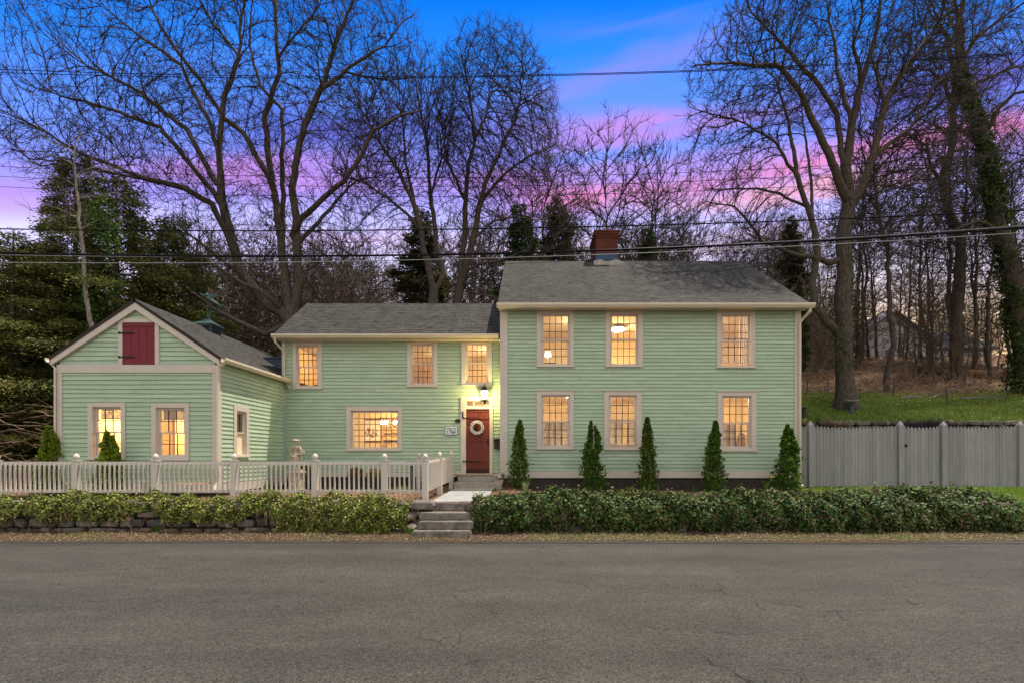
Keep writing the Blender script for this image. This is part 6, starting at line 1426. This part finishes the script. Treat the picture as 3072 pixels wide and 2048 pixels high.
def treeI():
    Y = 24.0; e = empty('ivy_covered_tree', 'leaning ivy covered tree at the far right edge', 'tree'); g = P(3085, 1190, Y); gz_ = groundz(g[0], Y)
    core = [(g[0], Y, gz_ - .2), P(3065, 1000, Y), P(3040, 850, Y), P(3000, 700, Y), P(2975, 560, Y), P(2960, 470, Y), P(2935, 370, Y), P(2894, 276, Y), P(2874, 200, Y), P(2876, 60, Y), P(2900, -80, Y)]
    s = [[(*p, r) for p, r in zip(core, [.5, .45, .42, .38, .34, .3, .27, .24, .2, .14, .06])]]
    L_ = lambda pts, r0, r1, a, b_: s.append([(*P(px, py, Y + a + (b_ - a) * i / (len(pts) - 1)), r0 + (r1 - r0) * i / (len(pts) - 1)) for i, (px, py) in enumerate(pts)])
    L_([(2960, 400), (2990, 330), (3040, 285), (3120, 270)], .14, .04, 0, -1); L_([(2880, 200), (2920, 120), (3000, 60), (3070, 10)], .12, .03, 0, -.8); L_([(2895, 270), (2960, 240), (3040, 200), (3120, 190)], .1, .03, .1, 1.2); L_([(2876, 120), (2840, 40), (2800, -60)], .1, .03, 0, 1); L_([(2975, 560), (3030, 500), (3100, 460)], .1, .03, 0, 1); L_([(3000, 700), (2930, 665), (2860, 690)], .12, .04, 0, -1.2)
    rng = np.random.default_rng(4); k = Y / F; pe = lambda px, py, rx, ry, n: ell(rng, n, P(px, py, Y), (rx * k, 3.2, ry * k), .3)
    at = np.concatenate([pe(2960, 60, 200, 200, 900), pe(3080, 300, 160, 200, 600), pe(2780, 120, 130, 160, 300), pe(3080, 600, 120, 150, 300), pe(2990, 820, 130, 110, 220)])
    make_tree('ivy_covered_tree', s, at, .28, .30, 9, tip=.009, twigs=2.4, twl=.55, parent=e, flare=.2)
    n = 26000; t = rng.uniform(0, 1, n) ** 1.25 * 7.9; cr = np.array(core); i = t.astype(int); f_ = (t - i)[:, None]; c = cr[i] * (1 - f_) + cr[i + 1] * f_; a = rng.uniform(0, 2 * PI, n)
    rad = (1.05 - .10 * t) * (.40 + .6 * rng.random(n)) * (1 + .38 * np.sin(t * 7 + a * 2) + .2 * np.sin(t * 19 + a)) ; d = np.stack([np.cos(a), np.sin(a), 0 * a], 1); V, Fq = leaf_cloud(c + d * rad[:, None] * np.array([.62, .5, 1]) + rng.normal(0, .1, (n, 3)), d, .12, .11, rng)
    np_mesh('climbing_ivy', V, Fq, LEAF, e, col=np.repeat(pal(rng, n, [(.03, .06, .012), (.06, .10, .015), (.10, .14, .02), (.018, .035, .01)], .3), 2, 0))
    Y = 28.0; e = empty('bare_tree', 'gnarled bare tree with elbowed limbs beside the ivy covered tree', 'tree'); gx = wx(2868, Y)
    s = [[(gx, Y, groundz(gx, Y) - .2, .36), (*P(2870, 960, Y), .30), (*P(2872, 800, Y), .28), (*P(2878, 700, Y), .26), (*P(2852, 640, Y), .25), (*P(2820, 545, Y), .23), (*P(2846, 460, Y), .21), (*P(2853, 368, Y), .19), (*P(2862, 251, Y), .16), (*P(2850, 130, Y), .12), (*P(2800, 20, Y), .06)]]
    L_([(2820, 545), (2790, 500), (2780, 440), (2725, 400)], .12, .03, 0, -1); L_([(2853, 320), (2835, 250), (2790, 215), (2740, 205)], .12, .03, 0, -1); L_([(2862, 251), (2890, 180), (2880, 60), (2850, -40)], .13, .04, 0, .6); L_([(2856, 360), (2900, 400), (2935, 430)], .13, .06, 0, -.6); L_([(2846, 460), (2900, 440), (2960, 455), (3060, 500)], .09, .02, 0, -1.4)
    k = Y / F; pe = lambda px, py, rx, ry, n: ell(rng, n, P(px, py, Y), (rx * k, 3., ry * k), .3)
    make_tree('bare_tree', s, np.concatenate([pe(2780, 150, 170, 200, 600), pe(2700, 420, 120, 120, 250), pe(2920, 560, 140, 120, 250), pe(2760, 700, 130, 110, 250)]), .30, .32, 10, tip=.009, twigs=2, twl=.55, parent=e, flare=.3)
treeI()

# background wood: a few kinds of bare tree, each copied
BRUSHB = mat('tan_brush', (.17, .125, .09), .9, col2=(.09, .065, .05), vscale=4)
def bgtree(h, w, seed, stems=1, n=700, lo=.35, lean=0.0, m=None):
    rng = np.random.default_rng(seed); e = empty('bare_tree', None, 'tree'); s = []
    for k in range(stems):
        ox = rng.normal(0, .25) if k else 0; pts = [(ox * .3, 0, -.3, .09 + .012 * h / 10)]; x = ox * .3; y = 0
        for i in range(1, 7): x += rng.normal(0, .12) + ox * .5 + lean; y += rng.normal(0, .12); pts.append((x, y, h * .8 * i / 6, (.105 - .014 * i) * h / 12))
        if k: pts[0] = (*s[0][0][:3], .1)
        s.append(pts)
    at = ell(rng, n, (lean * 3, 0, h * (lo + 1) / 2), (w / 2, w / 2, h * (1 - lo) / 2), .1)
    make_tree('bare_tree', s, at, .33, .40, seed, tip=.011, twigs=2.6, twl=.6, bark=m or BARKF, parent=e, up=.25, twr=.010, rcap=.10, maxn=6000); return e
DENS = 1.1
PROTO = [bgtree(13, 5.0, 101), bgtree(15, 4.2, 102, 2, 800, .4), bgtree(10, 4.5, 103, 2, 600, .25), bgtree(8, 3.6, 104, 3, 520, .15, m=BRUSHB), bgtree(14, 3.2, 105, 1, 520, .5, .06), bgtree(6, 4.2, 106, 4, 620, .1, m=BRUSHB)]
used_p = set()
def dup(e, loc, rz, s):
    r = e.copy(); COL.objects.link(r); r.location = loc; r.rotation_euler = (0, 0, rz); r.scale = (s, s, s)
    for ch in list(e.children):
        c = ch.copy(); COL.objects.link(c); c.parent = r
    return r
def plant(k, x, y, s, lab, group, rz=None):
    e = PROTO[k]; z = groundz(x, y) - .05; rz = random.uniform(0, 6.28) if rz is None else rz
    if k not in used_p: used_p.add(k); o = e; o.location = (x, y, z); o.rotation_euler = (0, 0, rz); o.scale = (s, s, s)
    else: o = dup(e, (x, y, z), rz, s)
    o['label'] = lab; o['group'] = group; return o
rg = random.Random(12)
# individual trunks surveyed on the right hillside: base pixel, kind, scale
for (px, py, k, s, lab) in ((2650, 1172, 0, 1.35, 'stout bare tree on the slope just right of the big oak'), (2884, 1106, 1, 1.25, 'straight thick trunk rising behind the fallen log'), (2916, 1116, 4, 1.1, 'thin leaning bare tree right of the straight trunk'), (2968, 1148, 0, 1.05, 'bare tree standing in front of the fallen log'), (2740, 1138, 3, .8, 'small bare sapling at the left end of the fallen log'), (2586, 1085, 1, 1.0, 'slim bare tree right behind the big oak trunk'), (2606, 1083, 4, 1.0, 'slimmer twin behind the big oak trunk'), (2800, 1100, 2, 1.1, 'bushy bare tree upslope of the fallen log'), (2438, 1130, 3, .7, 'small bare sapling near the house corner on the hill'), (3040, 1110, 1, .9, 'bare tree beside the ivy covered one')):
    Y = hillY(py); plant(k, wx(px, Y), Y, s, lab, 'bare trees on the right hillside')
for (px, py, lab) in ((2895, 1165, 'short crooked sapling below the fallen log'), (2805, 1160, 'short bent sapling near the middle of the hillside'), (2785, 1150, 'thin straight sapling near the middle of the hillside'), (3018, 1180, 'pale forked sapling near the right edge')):
    Y = hillY(py); x = wx(px, Y); z = groundz(x, Y); rr = random.Random(px); pts = [(x, Y, z - .1)]
    for i in range(1, 6): pts.append((pts[-1][0] + rr.uniform(-.08, .12), Y + rr.uniform(-.05, .05), z + .55 * i))
    m_ = MB().tube(pts, [.04, .035, .03, .022, .015, .008], 6)
    for i in range(14): a = pts[rr.randint(1, 5)]; d = rr.choice((-1, 1)); m_.tube([a, (a[0] + d * rr.uniform(.2, .5), a[1] + rr.uniform(-.2, .2), a[2] + rr.uniform(.1, .4)), (a[0] + d * rr.uniform(.5, .9), a[1] + rr.uniform(-.3, .3), a[2] + rr.uniform(.3, .8))], [.012, .009, .004], 4)
    tag(m_.build('sapling', BARK), lab, 'sapling', 'saplings on the right hillside')
for i in range(34):
    x = rg.uniform(9.5, 30); y = rg.uniform(25.5, 37); plant(rg.choice([3, 5]), x, y, rg.uniform(.45, .8), 'tan leafless brush on the right hillside', 'tan brush on the right hillside')
for i in range(36):
    x = rg.uniform(11, 34); y = rg.uniform(29, 46); plant(rg.choice([0, 1, 2, 3, 4, 5]), x, y, rg.uniform(.75, 1.05), 'bare tree of the thick wood on the right hilltop', 'bare trees filling the right hilltop wood')
for i in range(38):
    x = -17.5 + i * .72 + rg.uniform(-.5, .5); y = rg.uniform(31, 44); kk = rg.choice([0, 1, 2, 4]); plant(kk, x, y, (wz(rg.uniform(600, 780), y) - groundz(x, y)) / [13, 15, 10, 8, 14, 6][kk], 'bare tree of the wood behind the middle and left roofs', 'bare trees of the wood behind the middle roof')
for i in range(20):
    x = 1 + i * 1.05 + rg.uniform(-.5, .5); y = rg.uniform(31, 42); plant(rg.choice([0, 1, 2, 4]), x, y, rg.uniform(.66, .86), 'bare tree of the wood behind the right roof', 'bare trees of the wood behind the right roof')
for i in range(20):
    x = -17 + i * 1.15 + rg.uniform(-.5, .5); y = rg.uniform(25.5, 30); plant(rg.choice([3, 5]), x, y, rg.uniform(.9, 1.4), 'low bare brush behind the left and middle roofs', 'bare brush behind the house')
for (px, pt, Y, k, lab) in ((1690, 400, 30, 4, 'tall crooked bare tree left of the chimney top'), (1830, 385, 30, 0, 'tall forked bare tree behind the chimney'), (1960, 420, 30, 1, 'tall upright bare tree right of the chimney'), (2060, 560, 31, 2, 'rounded bare tree over the right roof ridge'), (1590, 520, 28, 2, 'rounded bare tree between the round crown and the chimney')):
    x = wx(px, Y); z = groundz(x, Y); h = [13, 15, 10, 8, 14, 6][k]; plant(k, x, Y, (wz(pt, Y) - z) / h * 1.02, lab, 'taller bare trees over the right roof', rz=rg.uniform(0, 6))
for (px, py, k, s, lab) in ((700, 800, 3, .9, 'bare brush tree behind the cupola'), (-150, 500, 0, 1.0, 'bare tree at the left edge')):
    Y = 27; plant(k, wx(px, Y), Y, s, lab, 'bare trees at the left')

for i in range(18):
    px = 540 + i * 22 + rg.uniform(-10, 10); Y = rg.uniform(24.5, 33); kk = rg.choice([0, 2, 3, 5, 4]); plant(kk, wx(px, Y), Y, (wz(rg.uniform(640, 800), Y) - groundz(wx(px, Y), Y)) / [13, 15, 10, 8, 14, 6][kk], 'bare tree or brush just behind the gabled wing roof', 'bare trees behind the gabled wing')
# conifers
def conifer(h, w, seed, n, cols, droop=.25, base=.05, size=.16, dens=1.0, power=.8, spread=.22):
    rng = np.random.default_rng(seed); e = empty('hemlock', None, 'conifer tree'); nb = int(h * 9 * dens); ch = [(np.array([[0, 0, -.3], [.03 * h * .1, 0, h * .5], [0, 0, h]]), np.array([.02 * h, .012 * h, .015]))]; pos = []; dr = []
    for i in range(nb):
        t = base + (1 - base) * (i / nb) ** .9; z = h * t; a = i * 2.4 + rng.normal(0, .4); L_ = w / 2 * (1 - t) ** power * rng.uniform(.45, 1.3) + .15; d = np.array([math.cos(a), math.sin(a), 0]); k = 6
        pts = np.array([[0, 0, z] + d * L_ * j / k + np.array([0, 0, .18 * L_ * j / k - droop * L_ * (j / k) ** 2]) for j in range(k + 1)]); pts += np.cumsum(rng.normal(0, .03, pts.shape), 0); ch.append((pts, np.linspace(.012 * (1 + L_ * .6), .006, k + 1)))
        m_ = max(6, int(n * L_ / (w * nb * .27))); s = rng.uniform(.12, 1, m_) ** .7 * k; ii = np.minimum(s.astype(int), k - 1); f_ = (s - ii)[:, None]; p = pts[ii] * (1 - f_) + pts[ii + 1] * f_
        side = np.array([-d[1], d[0], 0]); wd = spread * L_ * (1.1 - s / k * .6) + .1; off = side * (rng.normal(0, 1, m_) * wd)[:, None] * .6 + rng.normal(0, .07, (m_, 3)); off[:, 2] -= np.abs(rng.normal(0, .20, m_)) * rng.random(m_); pos.append(p + off); dr.append(unit(d + side * np.sign((off @ side))[:, None] * .6 + rng.normal(0, .3, (m_, 3)) - np.array([0, 0, .25])))
    p = np.concatenate(pos); t = np.concatenate(dr); m_ = len(p); nn = unit(np.array([0, -.2, .7]) + rng.normal(0, .9, (m_, 3))); b_ = unit(np.cross(nn, t)); L2 = size * rng.uniform(.5, 1.3, (m_, 1)); W2 = L2 * .22
    V = np.stack([p, p + t * L2 * .45 + b_ * W2, p + t * L2, p + t * L2 * .45 - b_ * W2], 1).reshape(-1, 3); i = np.arange(m_)[:, None] * 4; Fq = np.concatenate([i + np.array([[0, 1, 2]]), i + np.array([[0, 2, 3]])], 1).reshape(-1, 3)
    np_mesh('foliage', V, Fq, LEAF, e, col=np.repeat(pal(rng, m_, cols, .25), 2, 0)); tubes_np(ch, 'trunk', BARKF, e); return e
HC = [(.085, .105, .024), (.14, .155, .032), (.045, .06, .016), (.24, .225, .065)]
H1 = conifer(10, 7.0, 201, 95000, HC, size=.105, dens=1.15, spread=.34, power=.62); H2 = conifer(12, 6.0, 202, 95000, HC, size=.11, droop=.38, dens=1.15, spread=.34, power=.62); PN = conifer(11, 4.6, 203, 30000, [(.04, .10, .04), (.07, .15, .04), (.11, .19, .05)], droop=-.05, base=.25, size=.2, dens=.6); PD = conifer(11, 5.0, 204, 34000, [(.05, .06, .025), (.08, .085, .03), (.09, .08, .04)], droop=.1, base=.2, size=.18, dens=.7)
PROTO += [H1, H2, PN, PD]
def con(k, px, top, Y, h0, lab, group, name, sq=1.0):
    x = wx(px, Y); z = groundz(x, Y); s = (wz(top, Y) - z) / h0; o = plant(k, x, Y, s, lab, group); o.scale = (s * sq, s * sq, s); o.name = name; o['category'] = 'conifer tree'; return o
con(6, 350, 525, 19.5, 10, 'dense dark hemlock rising behind the peak of the gabled wing', 'hemlocks at the left', 'hemlock', 1.0)
con(7, 225, 455, 21.0, 12, 'tallest hemlock left of the gable peak', 'hemlocks at the left', 'hemlock', .85)
con(6, 40, 690, 17.5, 10, 'broad hemlock at the left edge of the picture', 'hemlocks at the left', 'hemlock', 1.15)
con(7, 130, 720, 20.0, 12, 'hemlock filling the gap between the edge and the gabled wing', 'hemlocks at the left', 'hemlock', 1.3)
con(6, 520, 640, 22.0, 10, 'hemlock with long low boughs right of the gable peak', 'hemlocks at the left', 'hemlock', .85)
con(7, -140, 600, 22.0, 12, 'hemlock partly cut by the left edge', 'hemlocks at the left', 'hemlock', 1.2)
con(6, -40, 1010, 16.4, 10, 'low hemlock beside the corner of the gabled wing', 'hemlocks at the left', 'hemlock', 1.3)
con(8, 1565, 620, 29, 11, 'bright green pine rising left of the chimney', 'pines behind the house', 'pine', .9)
con(9, 1675, 595, 31, 11, 'dark brownish spruce just left of the chimney', 'pines behind the house', 'spruce', .9)
con(8, 1945, 690, 30, 11, 'pale green pine directly right of the chimney', 'pines behind the house', 'pine', .9)
con(9, 1265, 620, 30, 11, 'dark spruce behind the pale stemmed bare tree', 'pines behind the house', 'spruce', 1.0)
con(9, 2400, 820, 24, 11, 'dark narrow spruce against the right corner of the house', 'pines behind the house', 'spruce', .5)
con(9, 2375, 640, 33, 11, 'dark spruce beyond the right end of the roof', 'pines behind the house', 'spruce', .8)
rng = np.random.default_rng(55); n = 5200; c_ = P(285, 790, 17.6); d = unit(rng.normal(0, 1, (n, 3))); p = np.array([c_[0], 17.8, c_[2]]) + d * np.array([.75, .5, 2.5]) * rng.uniform(.1, 1.15, (n, 1)) ** .8; kk = np.sin(p[:, 2] * 2.3 + p[:, 0]) + np.sin(p[:, 0] * 4 + p[:, 2] * 1.1) + rng.normal(0, .5, n) > .3; p, d, n = p[kk], d[kk], int(kk.sum()); V, Fq = leaf_cloud(p, d, .11, .11, rng)
tag(np_mesh('climbing_ivy', V, Fq, LEAF, col=np.repeat(pal(rng, n, [(.06, .13, .02), (.10, .18, .025), (.04, .08, .015)]), 2, 0)), 'bright green climbing vine leaves on the hemlock behind the gable', 'vine', kind='stuff')
for i, (px, py, ang, L_, lab) in enumerate(((2445, 1120, .2, 2.0, 'pale fallen branch behind the leaning stake near the house'), (2500, 1128, -.15, 1.6, 'fallen branch just left of the big oak'), (2600, 1125, .1, 1.8, 'fallen branch right of the big oak trunk'), (2830, 1185, .3, 2.2, 'fallen branch on the litter below the log'), (2950, 1200, -.1, 1.8, 'fallen branch near the right edge of the lawn'), (2740, 1200, .15, 1.5, 'fallen branch at the lawn edge mid hillside'))):
    Y = hillY(py); x = wx(px, Y); rr = random.Random(i); pts = [(x + L_ * (j / 6 - .5), Y + ang * L_ * (j / 6 - .5) * 2, groundz(x + L_ * (j / 6 - .5), Y + ang * L_ * (j / 6 - .5) * 2) + .06 + rr.uniform(0, .08)) for j in range(7)]
    m_ = MB().tube(pts, [.045, .042, .038, .03, .024, .016, .008], 6)
    for j in (2, 3, 4): m_.tube([pts[j], (pts[j][0] + .3, pts[j][1] - .1, pts[j][2] + .18), (pts[j][0] + .55, pts[j][1] - .1, pts[j][2] + .3)], [.02, .014, .006], 4)
    tag(m_.build('fallen_branch', BARKL), lab, 'branch', 'fallen branches on the hillside')
# pale leaning birch stem and brush thicket at the left
bt = empty('pale_tree', 'thin pale stemmed tree leaning in front of the hemlocks', 'tree'); Yb = 17.2; rng = np.random.default_rng(9)
make_tree('pale_tree', [[(*P(300, 1180, Yb), .09), (*P(275, 985, Yb), .085), (*P(250, 830, Yb), .075), (*P(238, 690, Yb), .06), (*P(228, 560, Yb), .04), (*P(225, 430, Yb), .02)]], ell(rng, 260, P(215, 560, Yb), (1.6, 1.4, 2.2), .2), .3, .36, 44, tip=.007, twigs=1, twl=.4, bark=BARKL, parent=bt)
mb = MB(); rr = random.Random(3)
for k in range(520):
    x = rr.uniform(-20, -11.9); y = rr.uniform(14.6, 17.5); z = groundz(x, y) + rr.uniform(.1, 2.6); a = rr.uniform(-.5, .5); L_ = rr.uniform(.5, 1.6); d = rr.choice((-1, 1)); pts = [(x, y, z)]
    for i in range(3): pts.append((pts[-1][0] + d * L_ / 3, pts[-1][1] + rr.uniform(-.15, .15), pts[-1][2] + L_ / 3 * (a + rr.uniform(-.3, .3))))
    mb.tube(pts, [.012, .010, .007, .003], 3, cap=False)
tag(mb.build('brush', mat('dead_brush', (.24, .17, .11), .9)), 'tangle of dead twigs under the hemlocks', 'brush', kind='stuff')
mb = MB()
for k in range(2200):
    x = rr.uniform(9, 28); y = rr.uniform(23.5, 36); z = groundz(x, y); pts = [(x, y, z)]; d = rr.uniform(-1, 1); L_ = rr.uniform(.5, 1.5)
    for i in range(3): pts.append((pts[-1][0] + d * L_ / 3 + rr.uniform(-.1, .1), pts[-1][1] + rr.uniform(-.1, .1), pts[-1][2] + L_ / 3 * rr.uniform(.2, 1)))
    mb.tube(pts, [.010, .009, .006, .003], 3, cap=False)
tag(mb.build('brush', mat('dead_brush', (.24, .17, .11), .9)), 'thin leafless undergrowth on the right hillside', 'brush', kind='stuff')
mb = MB(); rr = random.Random(8)
for k in range(420):
    x = rr.gauss(wx(2790, 18.3), .55); y = 18.3 + rr.uniform(-.2, .2); z = 2.3; mb.tube([(x, y, z), (x + rr.uniform(-.2, .2), y, z + rr.uniform(.3, .62)), (x + rr.uniform(-.35, .35), y, z + rr.uniform(.5, .8))], [.008, .006, .003], 3, cap=False)
tag(mb.build('bare_shrub', mat('dark_shrub', (.035, .03, .035), .9)), 'dark twiggy bare shrub peeking above the gate', 'shrub')
ivy('ledge_creeper', 8.7, 12.0, [(18.5, 2.0), (18.5, 2.7), (18.7, 2.95), (19.0, 2.95)], 5000, [(.16, .10, .05), (.08, .08, .02), (.25, .13, .06), (.06, .09, .02)], 9, 'brown and green creeper over the ledge wall behind the fence', size=.07)
